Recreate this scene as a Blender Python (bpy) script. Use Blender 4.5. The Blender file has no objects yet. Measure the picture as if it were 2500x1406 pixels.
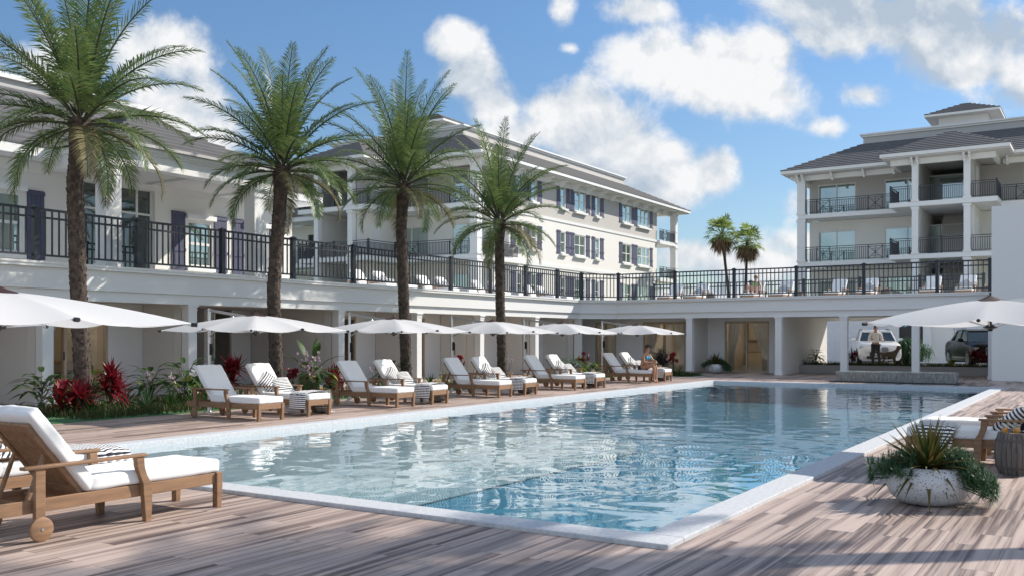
import bpy, bmesh, math, random
from mathutils import Vector, Matrix, noise
S = bpy.context.scene
COL = S.collection
R = math.radians
random.seed(7)

# ------------------------------------------------------------ camera
cam_d = bpy.data.cameras.new('camera')
cam = bpy.data.objects.new('camera', cam_d); COL.objects.link(cam)
cam.location = (0, 0, 1.45); cam.rotation_euler = (R(90), 0, R(32.37))
cam_d.lens = 33.235; cam_d.sensor_width = 36; cam_d.shift_y = 0.0484
cam_d.clip_end = 6000
S.camera = cam

# ------------------------------------------------------------ light
SUN = Vector((.66, 1.0, .87)).normalized()
sun_d = bpy.data.lights.new('sun', 'SUN'); sun_d.energy = 4.5; sun_d.angle = R(.6); sun_d.color = (1, .93, .83)
sun = bpy.data.objects.new('sun', sun_d); COL.objects.link(sun)
sun.rotation_euler = SUN.to_track_quat('Z', 'Y').to_euler()
S.view_settings.view_transform = 'Standard'; S.view_settings.look = 'None'
S.view_settings.exposure = 0.36; S.view_settings.gamma = 1

# ------------------------------------------------------------ sky: Nishita air plus cumulus clouds by direction
W = bpy.data.worlds.new('World'); S.world = W; W.use_nodes = True
NT = W.node_tree; NT.nodes.clear()
def wn(t, **k):
    n = NT.nodes.new(t)
    for a, b in k.items(): setattr(n, a, b)
    return n
def link(a, b): NT.links.new(a, b)
def wm(op, a, b=None, c=None):
    n = wn('ShaderNodeMath', operation=op)
    for i, x in enumerate((a, b, c)):
        if x is None: continue
        if isinstance(x, (int, float)): n.inputs[i].default_value = x
        else: link(x, n.inputs[i])
    return n.outputs[0]
def wv(op, a, b=None):
    n = wn('ShaderNodeVectorMath', operation=op)
    for i, x in enumerate((a, b)):
        if x is None: continue
        if isinstance(x, (tuple, list)): n.inputs[i].default_value = x
        else: link(x, n.inputs[i])
    return n
sky = wn('ShaderNodeTexSky', sky_type='NISHITA', sun_disc=False, sun_elevation=math.asin(SUN.z),
         sun_rotation=math.atan2(SUN.x, SUN.y), altitude=0, air_density=1.05, dust_density=.2, ozone_density=1.6)
tc = wn('ShaderNodeTexCoord')
dirv = wv('NORMALIZE', tc.outputs['Generated']).outputs[0]
th = R(32.37)                                     # the clouds are laid out on a plane of compass directions facing north-west
rt = wv('DOT_PRODUCT', dirv, (math.cos(th), math.sin(th), 0)).outputs['Value']
fw = wv('DOT_PRODUCT', dirv, (-math.sin(th), math.cos(th), 0)).outputs['Value']
sep = wn('ShaderNodeSeparateXYZ'); link(dirv, sep.inputs[0])
fwa = wm('MAXIMUM', wm('ABSOLUTE', fw), .12)
cu = wm('DIVIDE', rt, fwa); cv = wm('DIVIDE', sep.outputs[2], fwa)
cmb = wn('ShaderNodeCombineXYZ'); link(cu, cmb.inputs[0]); link(cv, cmb.inputs[1]); link(wm('MULTIPLY', fw, .3), cmb.inputs[2])
P0 = cmb.outputs[0]
def fbm(P, scale, detail, rough=.58, dist=0):
    n = wn('ShaderNodeTexNoise', noise_dimensions='3D'); link(P, n.inputs['Vector'])
    n.inputs['Scale'].default_value = scale; n.inputs['Detail'].default_value = detail
    n.inputs['Roughness'].default_value = rough; n.inputs['Distortion'].default_value = dist
    return n.outputs['Fac']
def wP(off):
    return wv('ADD', P0, off).outputs[0]
def blob(u, v, ru, rv, w):
    d = wv('LENGTH', wv('MULTIPLY', wv('SUBTRACT', P0, (u, v, 0)).outputs[0], (.84 / ru, .84 / rv, 0)).outputs[0]).outputs['Value']
    return wm('MULTIPLY', wm('SUBTRACT', 1.0, d), w)
def smax(xs, k=.25):
    o = xs[0]
    for x in xs[1:]: o = wm('SMOOTH_MAX', o, x, k)
    return o
BL = [(-.477, .292, .05, .034, .9), (-.432, .216, .042, .026, 1), (-.376, .302, .055, .04, .9), (-.355, .24, .06, .05, 1), (-.33, .205, .05, .04, 1),
      (-.57, .25, .1, .05, .9), (-.06, .312, .026, .026, 1), (-.042, .274, .033, .030, 1), (-.022, .246, .034, .030, 1), (-.012, .212, .042, .030, .9),
      (.074, .222, .05, .05, 1.1), (.048, .236, .034, .03, 1), (.105, .196, .054, .052, 1.1), (.155, .17, .06, .042, 1), (.21, .176, .03, .026, 1),
      (.135, .345, .045, .022, .9), (.15, .30, .06, .038, 1), (.215, .288, .075, .046, 1.1), (.268, .298, .04, .036, 1), (.272, .256, .056, .036, 1),
      (.374, .256, .034, .016, .85), (.334, .224, .02, .012, .6), (.185, .085, .05, .02, .9), (.27, .075, .07, .024, .9), (.31, .14, .024, .022, .8),
      (.31, .1, .04, .016, .8), (.055, .352, .014, .024, .6), (.062, .305, .012, .007, .6), (.23, .045, .12, .016, .7)]
DK = [(.40, .335, .14, .042, 1.1), (.50, .315, .13, .05, 1.1), (.49, .285, .09, .026, 1), (.31, .352, .07, .02, .9), (.56, .26, .08, .03, .8)]
dens = smax([blob(*b) for b in BL]); dark = smax([blob(*b) for b in DK])
n1 = fbm(P0, 14, 10, .60, .15); n2 = fbm(wP((.010, .018, 0)), 14, 5, .56, .15); n3 = fbm(P0, 5, 4); n4 = fbm(wP((.014, .034, 0)), 5, 3)
field = wm('MAXIMUM', dens, wm('MULTIPLY', dark, .8))
field = wm('ADD', field, wm('MULTIPLY', wm('SUBTRACT', n1, .5), 1.75))
field = wm('ADD', field, wm('MULTIPLY', wm('SUBTRACT', n3, .5), .5))
def smooth(x, a, b, lo=0., hi=1.):
    n = wn('ShaderNodeMapRange', interpolation_type='SMOOTHSTEP'); link(x, n.inputs[0])
    for i, q in enumerate((a, b, lo, hi)): n.inputs[i + 1].default_value = q
    return n.outputs[0]
alpha = smooth(field, -.04, .52)
alpha = wm('MULTIPLY', alpha, smooth(sep.outputs[2], -.01, .03))
back = wm('MULTIPLY', smooth(fw, .62, -.10), smooth(n3, .2, .5))        # unseen cloud deck behind and beside the view, added to brighten the shaded walls
alpha = wm('MAXIMUM', alpha, wm('MULTIPLY', wm('MULTIPLY', back, smooth(sep.outputs[2], .0, .12)), .62))
lit = wm('ADD', wm('MULTIPLY', wm('SUBTRACT', n1, n2), 2.6), .50)
lit = wm('ADD', lit, wm('MULTIPLY', back, .3)); lit = wm('ADD', lit, wm('MULTIPLY', wm('SUBTRACT', n3, n4), 2.6))
lit = wm('SUBTRACT', lit, wm('MULTIPLY', smooth(dark, 0, .8), .36))
lit = wm('ADD', lit, wm('MULTIPLY', smooth(dens, .1, .7), .20))
ramp = wn('ShaderNodeValToRGB'); link(lit, ramp.inputs[0])
ramp.color_ramp.elements[0].position = .0; ramp.color_ramp.elements[0].color = (.47, .56, .67, 1)
ramp.color_ramp.elements[1].position = .85; ramp.color_ramp.elements[1].color = (.93, .94, .95, 1)
tint = wn('ShaderNodeMix', data_type='RGBA', blend_type='MULTIPLY'); link(back, tint.inputs['Factor']); link(ramp.outputs[0], tint.inputs['A']); tint.inputs['B'].default_value = (.80, .90, 1.06, 1)
cloud_col = tint.outputs['Result']
bg = wn('ShaderNodeBackground'); bg.inputs[1].default_value = .106
skyc = wn('ShaderNodeHueSaturation'); link(sky.outputs[0], skyc.inputs['Color']); skyc.inputs['Saturation'].default_value = .96
hz = wn('ShaderNodeMix', data_type='RGBA', blend_type='MULTIPLY'); hz.inputs['Factor'].default_value = 1; link(skyc.outputs[0], hz.inputs['A'])
hr = wn('ShaderNodeValToRGB'); link(sep.outputs[2], hr.inputs[0]); hr.color_ramp.elements[0].color = (.66, .70, .75, 1); hr.color_ramp.elements[1].position = .32; hr.color_ramp.elements[1].color = (.64, .83, 1.0, 1)
link(hr.outputs[0], hz.inputs['B']); link(hz.outputs['Result'], bg.inputs[0])
bgc = wn('ShaderNodeBackground'); link(cloud_col, bgc.inputs[0]); bgc.inputs[1].default_value = .78
mixw = wn('ShaderNodeMixShader'); link(alpha, mixw.inputs[0]); link(bg.outputs[0], mixw.inputs[1]); link(bgc.outputs[0], mixw.inputs[2])
out = wn('ShaderNodeOutputWorld'); link(mixw.outputs[0], out.inputs[0])
W.cycles.sampling_method = 'MANUAL'; W.cycles.sample_map_resolution = 512

# ------------------------------------------------------------ mesh and object helpers
class MB:
    def __init__(s): s.v = []; s.f = []; s.uv = {}
    def add(s, vs, fs):
        b = len(s.v); s.v += [tuple(p) for p in vs]; s.f += [tuple(b + i for i in q) for q in fs]; return b
    def box(s, x0, y0, z0, x1, y1, z1, M=None):
        x0, x1 = min(x0, x1), max(x0, x1); y0, y1 = min(y0, y1), max(y0, y1); z0, z1 = min(z0, z1), max(z0, z1)
        vs = [Vector(p) for p in ((x0, y0, z0), (x1, y0, z0), (x1, y1, z0), (x0, y1, z0), (x0, y0, z1), (x1, y0, z1), (x1, y1, z1), (x0, y1, z1))]
        if M: vs = [M @ p for p in vs]
        s.add(vs, [(0, 3, 2, 1), (4, 5, 6, 7), (0, 1, 5, 4), (1, 2, 6, 5), (2, 3, 7, 6), (3, 0, 4, 7)]); return s
    def beam(s, a, b, w, h, up=(0, 0, 1)):
        a, b = Vector(a), Vector(b); d = (b - a); L = d.length; d.normalize(); up = Vector(up)
        if abs(d.dot(up)) > .98: up = Vector((1, 0, 0))
        x = d.cross(up).normalized(); z = x.cross(d)
        vs = [a + d * t + x * i * w / 2 + z * j * h / 2 for t in (0, L) for (i, j) in ((-1, -1), (1, -1), (1, 1), (-1, 1))]
        s.add(vs, [(0, 3, 2, 1)[::-1], (4, 5, 6, 7)[::-1], (0, 1, 5, 4)[::-1], (1, 2, 6, 5)[::-1], (2, 3, 7, 6)[::-1], (3, 0, 4, 7)[::-1]]); return s
    def tube(s, pts, rad, n=8, caps=True, flat=1.0):
        pts = [Vector(p) for p in pts]
        if not hasattr(rad, '__len__'): rad = [rad] * len(pts)
        b = len(s.v); ref = None
        for i, p in enumerate(pts):
            d = (pts[min(i + 1, len(pts) - 1)] - pts[max(i - 1, 0)]).normalized()
            if ref is None: ref = d.orthogonal().normalized()
            ref = (ref - d * ref.dot(d)).normalized(); q = d.cross(ref)
            for k in range(n):
                a = 2 * math.pi * k / n
                s.v.append(tuple(p + (ref * math.cos(a) + q * math.sin(a) * flat) * rad[i]))
        for i in range(len(pts) - 1):
            for k in range(n):
                k2 = (k + 1) % n
                s.f.append((b + i * n + k, b + i * n + k2, b + (i + 1) * n + k2, b + (i + 1) * n + k))
        if caps:
            s.f.append(tuple(b + k for k in range(n))[::-1]); s.f.append(tuple(b + (len(pts) - 1) * n + k for k in range(n)))
        return s
    def cyl(s, a, b, r, n=12, r2=None): return s.tube([a, b], [r, r if r2 is None else r2], n)
    def prism(s, pts, a, b, axis='z'):
        n = len(pts)
        def P(u, v, w): return {'z': (u, v, w), 'y': (u, w, v), 'x': (w, u, v)}[axis]
        vs = [P(u, v, a) for u, v in pts] + [P(u, v, b) for u, v in pts]
        s.add(vs, [tuple(range(n))[::-1], tuple(range(n, 2 * n))] + [(i, (i + 1) % n, n + (i + 1) % n, n + i) for i in range(n)]); return s
    def lathe(s, prof, n=16, c=(0, 0, 0), closed=False):
        b = len(s.v)
        for r, z in prof:
            for k in range(n):
                a = 2 * math.pi * k / n; s.v.append((c[0] + r * math.cos(a), c[1] + r * math.sin(a), c[2] + z))
        m = len(prof)
        for i in range(m - 1):
            for k in range(n):
                k2 = (k + 1) % n; s.f.append((b + i * n + k, b + i * n + k2, b + (i + 1) * n + k2, b + (i + 1) * n + k))
        if prof[0][0] > 1e-4: s.f.append(tuple(b + k for k in range(n))[::-1])
        if prof[-1][0] > 1e-4: s.f.append(tuple(b + (m - 1) * n + k for k in range(n)))
        return s
    def grid(s, fn, nu, nv, wrapu=False, uv=False):
        b = len(s.v); cu_ = nu if wrapu else nu + 1
        for j in range(nv + 1):
            for i in range(cu_):
                s.v.append(tuple(fn(i / nu, j / nv)))
                if uv: s.uv[len(s.v) - 1] = (i / nu, j / nv)
        for j in range(nv):
            for i in range(nu):
                i2 = (i + 1) % cu_
                s.f.append((b + j * cu_ + i, b + j * cu_ + i2, b + (j + 1) * cu_ + i2, b + (j + 1) * cu_ + i))
        return s
    def rbox(s, c, size, r, n=6, puff=0, wr=0, seed=0, M=None):
        hx = [q / 2 for q in size]; c = Vector(c)
        ts = [-1, -.94, -.8, -.4, 0, .4, .8, .94, 1] if n <= 6 else [-1, -.97, -.9] + [-.8 + 1.6 * k / (n) for k in range(n + 1)] + [.9, .97, 1]
        def cell(h): return [t * h for t in ts]
        for ax in range(3):
            for sg in (-1, 1):
                u, v = (ax + 1) % 3, (ax + 2) % 3; b = len(s.v); A, B = cell(hx[u]), cell(hx[v]); na, nb = len(A), len(B)
                for q in B:
                    for p in A:
                        w = [0, 0, 0]; w[ax] = sg * hx[ax]; w[u] = p; w[v] = q; w = Vector(w)
                        inn = Vector([max(-(hx[k] - r), min(hx[k] - r, w[k])) for k in range(3)])
                        d = (w - inn); d = d.normalized() if d.length > 1e-6 else Vector((0, 0, 0))
                        o = inn + d * r
                        f = (1 - (o.x / hx[0]) ** 2) * (1 - (o.y / hx[1]) ** 2)
                        o.z += math.copysign(puff * max(f, 0), o.z) if abs(o.z) > 1e-5 else 0
                        if wr:
                            q3 = Vector((o.x * 3.1 + seed, o.y * 9, o.z * 2)); o += d * wr * (noise.noise(q3) + .6 * noise.noise(Vector((o.x * 22 + seed, o.y * 3, o.z * 4 + 3))))
                        o = o + c
                        if M: o = M @ o
                        s.v.append(tuple(o))
                for j in range(nb - 1):
                    for i in range(na - 1):
                        q = (b + j * na + i, b + j * na + i + 1, b + (j + 1) * na + i + 1, b + (j + 1) * na + i)
                        s.f.append(q if sg > 0 else q[::-1])
        return s
    def leaf(s, p, d, up, L, w, bend=.3, seg=4, fold=.15, base=.35):
        """a single blade: p root, d direction, bending down by bend*L at the tip"""
        p = Vector(p); d = Vector(d).normalized(); side = d.cross(Vector(up))
        side = side.normalized() if side.length > 1e-4 else d.orthogonal().normalized(); nrm = side.cross(d).normalized()
        b = len(s.v)
        for i in range(seg + 1):
            t = i / seg; q = p + d * L * t + Vector((0, 0, -1)) * bend * L * t * t
            ww = w * (base + (1 - base) * math.sin(math.pi * min(1, t * .9 + .1))) * (1 - t ** 3) + .0005
            s.v += [tuple(q - side * ww / 2 + nrm * fold * ww), tuple(q), tuple(q + side * ww / 2 + nrm * fold * ww)]
        for i in range(seg):
            o = b + i * 3; s.f += [(o, o + 1, o + 4, o + 3), (o + 1, o + 2, o + 5, o + 4)]
        return s
    def build(s, name, m, parent=None, smooth=False, bevel=0, loc=None, fix=False, ang=38):
        me = bpy.data.meshes.new(name); me.from_pydata(s.v, [], s.f); me.validate()
        if s.uv:
            l = me.uv_layers.new(name='UVMap')
            for lp in me.loops: l.data[lp.index].uv = s.uv.get(lp.vertex_index, (0, 0))
        if fix or smooth == 'weld':
            bm = bmesh.new(); bm.from_mesh(me)
            bmesh.ops.remove_doubles(bm, verts=bm.verts, dist=1e-4); bmesh.ops.recalc_face_normals(bm, faces=bm.faces); bm.to_mesh(me); bm.free()
        if smooth:
            me.shade_smooth()
            if ang < 179: me.set_sharp_from_angle(angle=R(ang))
        o = bpy.data.objects.new(name, me); COL.objects.link(o)
        me.materials.append(m)
        if parent: o.parent = parent
        if loc: o.location = loc
        if bevel:
            md = o.modifiers.new('bevel', 'BEVEL'); md.width = bevel; md.segments = 2; md.limit_method = 'ANGLE'; md.angle_limit = R(40); md.harden_normals = False
        return o
def tag(o, label=None, cat=None, group=None, kind=None):
    if label: o['label'] = label
    if cat: o['category'] = cat
    if group: o['group'] = group
    if kind: o['kind'] = kind
    return o
def thing(name, label, cat, loc=(0, 0, 0), rz=0, group=None):
    o = bpy.data.objects.new(name, None); COL.objects.link(o); o.location = loc; o.rotation_euler = (0, 0, rz); o.empty_display_size = .1
    return tag(o, label, cat, group)
def dup(o, loc=None, rz=None, label=None, group=None, parent=None, scale=None):
    c = o.copy(); COL.objects.link(c)
    if parent: c.parent = parent
    if loc is not None: c.location = loc
    if rz is not None: c.rotation_euler = (0, 0, rz)
    if scale is not None: c.scale = (scale,) * 3
    if label: c['label'] = label
    if group: c['group'] = group
    for ch in list(o.children): dup(ch, parent=c)
    return c

# ------------------------------------------------------------ materials
def mat(name, base, rough=.6, metal=0., spec=.5, var=0., vscale=4., bump=0., bscale=60., bdist=.002, rnd=0., vcol=None, sheen=0., stretch=None, sss=0):
    m = bpy.data.materials.new(name); m.use_nodes = True; nt = m.node_tree; b = nt.nodes['Principled BSDF']
    b.inputs['Base Color'].default_value = (*base, 1); b.inputs['Roughness'].default_value = rough; b.inputs['Metallic'].default_value = metal
    b.inputs['Specular IOR Level'].default_value = spec
    if sheen: b.inputs['Sheen Weight'].default_value = sheen
    N = lambda t: nt.nodes.new(t)
    co = N('ShaderNodeTexCoord').outputs['Object']
    if stretch:
        mp = N('ShaderNodeMapping'); nt.links.new(co, mp.inputs[0]); mp.inputs['Scale'].default_value = stretch; co = mp.outputs[0]
    if var or rnd:
        mx = N('ShaderNodeMix'); mx.data_type = 'RGBA'
        c2 = vcol or tuple(x * .55 for x in base)
        mx.inputs['A'].default_value = (*base, 1); mx.inputs['B'].default_value = (*c2, 1)
        fac = None
        if var:
            n = N('ShaderNodeTexNoise'); nt.links.new(co, n.inputs['Vector']); n.inputs['Scale'].default_value = vscale; n.inputs['Detail'].default_value = 6
            r = N('ShaderNodeMapRange'); nt.links.new(n.outputs['Fac'], r.inputs[0]); r.inputs[1].default_value = .3; r.inputs[2].default_value = .7; r.inputs[4].default_value = var
            fac = r.outputs[0]
        if rnd:
            g = N('ShaderNodeNewGeometry'); q = N('ShaderNodeMath'); q.operation = 'MULTIPLY'; q.inputs[1].default_value = rnd
            nt.links.new(g.outputs['Random Per Island'], q.inputs[0])
            if fac:
                a = N('ShaderNodeMath'); a.operation = 'ADD'; a.use_clamp = True; nt.links.new(fac, a.inputs[0]); nt.links.new(q.outputs[0], a.inputs[1]); fac = a.outputs[0]
            else: fac = q.outputs[0]
        nt.links.new(fac, mx.inputs['Factor']); nt.links.new(mx.outputs['Result'], b.inputs['Base Color'])
    if bump:
        n = N('ShaderNodeTexNoise'); nt.links.new(co, n.inputs['Vector']); n.inputs['Scale'].default_value = bscale; n.inputs['Detail'].default_value = 5
        k = N('ShaderNodeBump'); k.inputs['Strength'].default_value = bump; k.inputs['Distance'].default_value = bdist
        nt.links.new(n.outputs['Fac'], k.inputs['Height']); nt.links.new(k.outputs[0], b.inputs['Normal'])
    return m
def leafmat(name, a, b, rough=.45, trans=.35, spec=.4):
    """leaves: colour differs leaf by leaf; some light passes through"""
    m = mat(name, a, rough, vcol=b, rnd=1.0, spec=spec, var=.25, vscale=9)
    nt = m.node_tree; pb = nt.nodes['Principled BSDF']; o = nt.nodes['Material Output']
    t = nt.nodes.new('ShaderNodeBsdfTranslucent'); mx = nt.nodes.new('ShaderNodeMixShader'); mx.inputs[0].default_value = trans
    for l in list(nt.links):
        if l.to_socket == pb.inputs['Base Color']: nt.links.new(l.from_socket, t.inputs[0])
    nt.links.new(pb.outputs[0], mx.inputs[1]); nt.links.new(t.outputs[0], mx.inputs[2]); nt.links.new(mx.outputs[0], o.inputs[0])
    return m
def glassmat(name, tint, body, refl=1.0, ior=1.5, rough=.01):
    """window pane: see-through part plus mirror by angle"""
    m = bpy.data.materials.new(name); m.use_nodes = True; nt = m.node_tree; nt.nodes.clear(); N = nt.nodes.new
    o = N('ShaderNodeOutputMaterial'); tr = N('ShaderNodeBsdfTransparent'); tr.inputs[0].default_value = (*tint, 1)
    gl = N('ShaderNodeBsdfGlossy'); gl.inputs['Roughness'].default_value = rough; gl.inputs[0].default_value = (.92, .97, .95, 1)
    lw = N('ShaderNodeLayerWeight'); lw.inputs[0].default_value = .5; fr = N('ShaderNodeMath'); fr.operation = 'POWER'; fr.inputs[1].default_value = 4.5; nt.links.new(lw.outputs['Facing'], fr.inputs[0])
    k = N('ShaderNodeMath'); k.operation = 'MULTIPLY_ADD'; k.inputs[1].default_value = refl; k.inputs[2].default_value = body + .04; k.use_clamp = True
    nt.links.new(fr.outputs[0], k.inputs[0])
    mx = N('ShaderNodeMixShader'); nt.links.new(k.outputs[0], mx.inputs[0]); nt.links.new(tr.outputs[0], mx.inputs[1]); nt.links.new(gl.outputs[0], mx.inputs[2])
    nt.links.new(mx.outputs[0], o.inputs[0]); return m
def stripemat(name, n, a=(.86, .86, .85), b=(.015, .016, .03), axis=0):
    m = mat(name, a, .9, sheen=.2, bump=.3, bscale=300); nt = m.node_tree; pb = nt.nodes['Principled BSDF']
    uv = nt.nodes.new('ShaderNodeTexCoord'); sp = nt.nodes.new('ShaderNodeSeparateXYZ'); nt.links.new(uv.outputs['UV'], sp.inputs[0])
    q = nt.nodes.new('ShaderNodeMath'); q.operation = 'MULTIPLY'; q.inputs[1].default_value = n; nt.links.new(sp.outputs[axis], q.inputs[0])
    fr = nt.nodes.new('ShaderNodeMath'); fr.operation = 'FRACT'; nt.links.new(q.outputs[0], fr.inputs[0])
    gt = nt.nodes.new('ShaderNodeMath'); gt.operation = 'GREATER_THAN'; gt.inputs[1].default_value = .52; nt.links.new(fr.outputs[0], gt.inputs[0])
    mx = nt.nodes.new('ShaderNodeMix'); mx.data_type = 'RGBA'; mx.inputs['A'].default_value = (*a, 1); mx.inputs['B'].default_value = (*b, 1)
    nt.links.new(gt.outputs[0], mx.inputs['Factor']); nt.links.new(mx.outputs['Result'], pb.inputs['Base Color']); return m
def woodmat(name, a, b, stretch=(2, 22, 22), rough=.6):
    return mat(name, a, rough, var=1.0, vcol=b, vscale=1.0, stretch=stretch, bump=.25, bscale=2.5, bdist=.004)
M_stucco = mat('warm_white_stucco', (.80, .783, .74), .85, bump=.25, bscale=140, var=.12, vscale=.8, vcol=(.70, .69, .66))
M_white = mat('white_paint', (.80, .80, .79), .55, var=.08, vscale=1.5, vcol=(.7, .7, .69))
M_greywall = mat('grey_stucco', (.60, .575, .545), .85, bump=.2, bscale=140, var=.1, vscale=.7)
M_parapet = mat('parapet_grey', (.50, .49, .48), .8)
M_inner = mat('cabana_wall_paint', (.70, .68, .645), .8, var=.08, vscale=.6, vcol=(.55, .53, .5))
M_beige = mat('beige_interior', (.60, .52, .42), .8, var=.1, vscale=.7)
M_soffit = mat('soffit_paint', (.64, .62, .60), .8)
M_shutter = mat('violet_shutter_paint', (.080, .083, .145), .5)
M_metal_dark = mat('dark_blue_grey_metal', (.020, .027, .038), .42, spec=.5)
M_balcony = mat('charcoal_balcony_metal', (.040, .043, .055), .4)
M_chrome = mat('brushed_aluminium', (.62, .63, .65), .28, metal=1)
M_black = mat('black_plastic', (.015, .015, .016), .45)
M_frame = mat('beige_door_frame', (.50, .41, .31), .6)
M_wframe = mat('window_frame_paint', (.74, .74, .72), .5)
M_glass = glassmat('window_glass', (.40, .50, .46), .12, .9)
M_glassd = glassmat('door_glass', (.80, .80, .76), .02, .55)
M_room = mat('dim_room', (.10, .13, .115), .9)
M_blind = mat('pale_blind', (.40, .46, .43), .8)
# ============================================================ ground, deck, pool
def glazemat(name, body, refl, base=.2):
    m = bpy.data.materials.new(name); m.use_nodes = True; nt = m.node_tree; nt.nodes.clear(); N = nt.nodes.new
    o = N('ShaderNodeOutputMaterial'); d = N('ShaderNodeBsdfDiffuse'); d.inputs[0].default_value = (*body, 1)
    g = N('ShaderNodeBsdfGlossy'); g.inputs['Roughness'].default_value = .02; g.inputs[0].default_value = (.86, .97, .95, 1)
    fr = N('ShaderNodeFresnel'); fr.inputs[0].default_value = 1.5; k = N('ShaderNodeMath'); k.operation = 'MULTIPLY_ADD'; k.use_clamp = True
    k.inputs[1].default_value = refl; k.inputs[2].default_value = base; nt.links.new(fr.outputs[0], k.inputs[0])
    mx = N('ShaderNodeMixShader'); nt.links.new(k.outputs[0], mx.inputs[0]); nt.links.new(d.outputs[0], mx.inputs[1]); nt.links.new(g.outputs[0], mx.inputs[2])
    nt.links.new(mx.outputs[0], o.inputs[0]); return m
M_pane = glazemat('window_pane', (.12, .17, .145), .8, .38)
M_paned = glazemat('dark_window_pane', (.03, .035, .035), .8, .10)

def deckmat():
    m = bpy.data.materials.new('wood_look_deck'); m.use_nodes = True; nt = m.node_tree; pb = nt.nodes['Principled BSDF']; N = nt.nodes.new; L = nt.links.new
    tc_ = N('ShaderNodeTexCoord'); mp = N('ShaderNodeMapping'); mp.inputs['Rotation'].default_value = (0, 0, R(90)); L(tc_.outputs['Object'], mp.inputs[0])
    br = N('ShaderNodeTexBrick'); L(mp.outputs[0], br.inputs['Vector'])
    br.inputs['Color1'].default_value = (0, 0, 0, 1); br.inputs['Color2'].default_value = (1, 1, 1, 1); br.inputs['Mortar'].default_value = (.5, .5, .5, 1)
    br.inputs['Scale'].default_value = 1; br.inputs['Brick Width'].default_value = 1.22; br.inputs['Row Height'].default_value = .203
    br.inputs['Mortar Size'].default_value = .0016; br.inputs['Mortar Smooth'].default_value = 0; br.offset = .36; br.offset_frequency = 2
    rnd = N('ShaderNodeSeparateColor'); L(br.outputs['Color'], rnd.inputs[0])
    sp = N('ShaderNodeSeparateXYZ'); L(mp.outputs[0], sp.inputs[0])
    def math_(op, a, b=None, c=None):
        n = N('ShaderNodeMath'); n.operation = op
        for i, x in enumerate((a, b, c)):
            if x is None: continue
            if isinstance(x, (int, float)): n.inputs[i].default_value = x
            else: L(x, n.inputs[i])
        return n.outputs[0]
    off = math_('MULTIPLY', rnd.outputs[0], 37.0)
    def streak(sx, sy, det, dist):
        cb = N('ShaderNodeCombineXYZ'); L(math_('ADD', math_('MULTIPLY', sp.outputs[0], sx), off), cb.inputs[0]); L(math_('MULTIPLY', sp.outputs[1], sy), cb.inputs[1]); L(off, cb.inputs[2])
        n = N('ShaderNodeTexNoise'); L(cb.outputs[0], n.inputs['Vector']); n.inputs['Scale'].default_value = 1; n.inputs['Detail'].default_value = det; n.inputs['Distortion'].default_value = dist
        return n.outputs['Fac']
    big = streak(.30, 15, 3, .35); fine = streak(1.3, 70, 5, .3); grain = streak(9, 260, 3, 0)
    v = math_('ADD', math_('MULTIPLY', math_('SUBTRACT', big, .5), 2.7), math_('MULTIPLY', math_('SUBTRACT', fine, .5), .9))
    v = math_('ADD', v, math_('MULTIPLY', math_('SUBTRACT', rnd.outputs[0], .5), .55)); v = math_('ADD', v, math_('MULTIPLY', math_('SUBTRACT', grain, .5), .35))
    v = math_('ADD', v, .55)
    cr = N('ShaderNodeValToRGB'); L(v, cr.inputs[0]); e = cr.color_ramp.elements
    e[0].position = 0; e[0].color = (.115, .080, .068, 1); e[1].position = 1; e[1].color = (.53, .41, .35, 1)
    for p, c in ((.22, (.195, .142, .122, 1)), (.45, (.36, .272, .228, 1)), (.72, (.47, .36, .303, 1))):
        q = e.new(p); q.color = c
    mx = N('ShaderNodeMix'); mx.data_type = 'RGBA'; L(br.outputs['Fac'], mx.inputs['Factor']); L(cr.outputs[0], mx.inputs['A']); mx.inputs['B'].default_value = (.10, .085, .075, 1)
    L(mx.outputs['Result'], pb.inputs['Base Color'])
    ro = N('ShaderNodeMapRange'); L(fine, ro.inputs[0]); ro.inputs[3].default_value = .42; ro.inputs[4].default_value = .62; L(ro.outputs[0], pb.inputs['Roughness'])
    pb.inputs['Specular IOR Level'].default_value = .4
    bp = N('ShaderNodeBump'); bp.inputs['Strength'].default_value = .35; bp.inputs['Distance'].default_value = .002
    L(math_('SUBTRACT', math_('ADD', fine, grain), math_('MULTIPLY', br.outputs['Fac'], 3.0)), bp.inputs['Height']); L(bp.outputs[0], pb.inputs['Normal'])
    return m
M_deck = deckmat()
PX0, PX1, PY0, PY1 = -11.4, -2.56, 6.03, 30.3        # outer edge of the pool coping
CW = .29
def frame_rect(mb, X0, Y0, X1, Y1, x0, y0, x1, y1, z0, z1):
    mb.box(X0, Y0, z0, X1, y0, z1); mb.box(X0, y1, z0, X1, Y1, z1); mb.box(X0, y0, z0, x0, y1, z1); mb.box(x1, y0, z0, X1, y1, z1)
mb = MB(); frame_rect(mb, -25, -8, 14, 39.2, PX0 + .01, PY0 + .01, PX1 - .01, PY1 - .01, -.12, 0)
tag(mb.build('pool_deck', M_deck), kind='structure')
M_conc = mat('pale_coping_stone', (.60, .61, .62), .75, var=.9, vscale=26, vcol=(.44, .45, .47), bump=.5, bscale=90, bdist=.003)
mb = MB(); frame_rect(mb, PX0, PY0, PX1, PY1, PX0 + CW, PY0 + CW, PX1 - CW, PY1 - CW, -.14, .035)
tag(mb.build('pool_coping', M_conc, bevel=.008), kind='structure')
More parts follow.
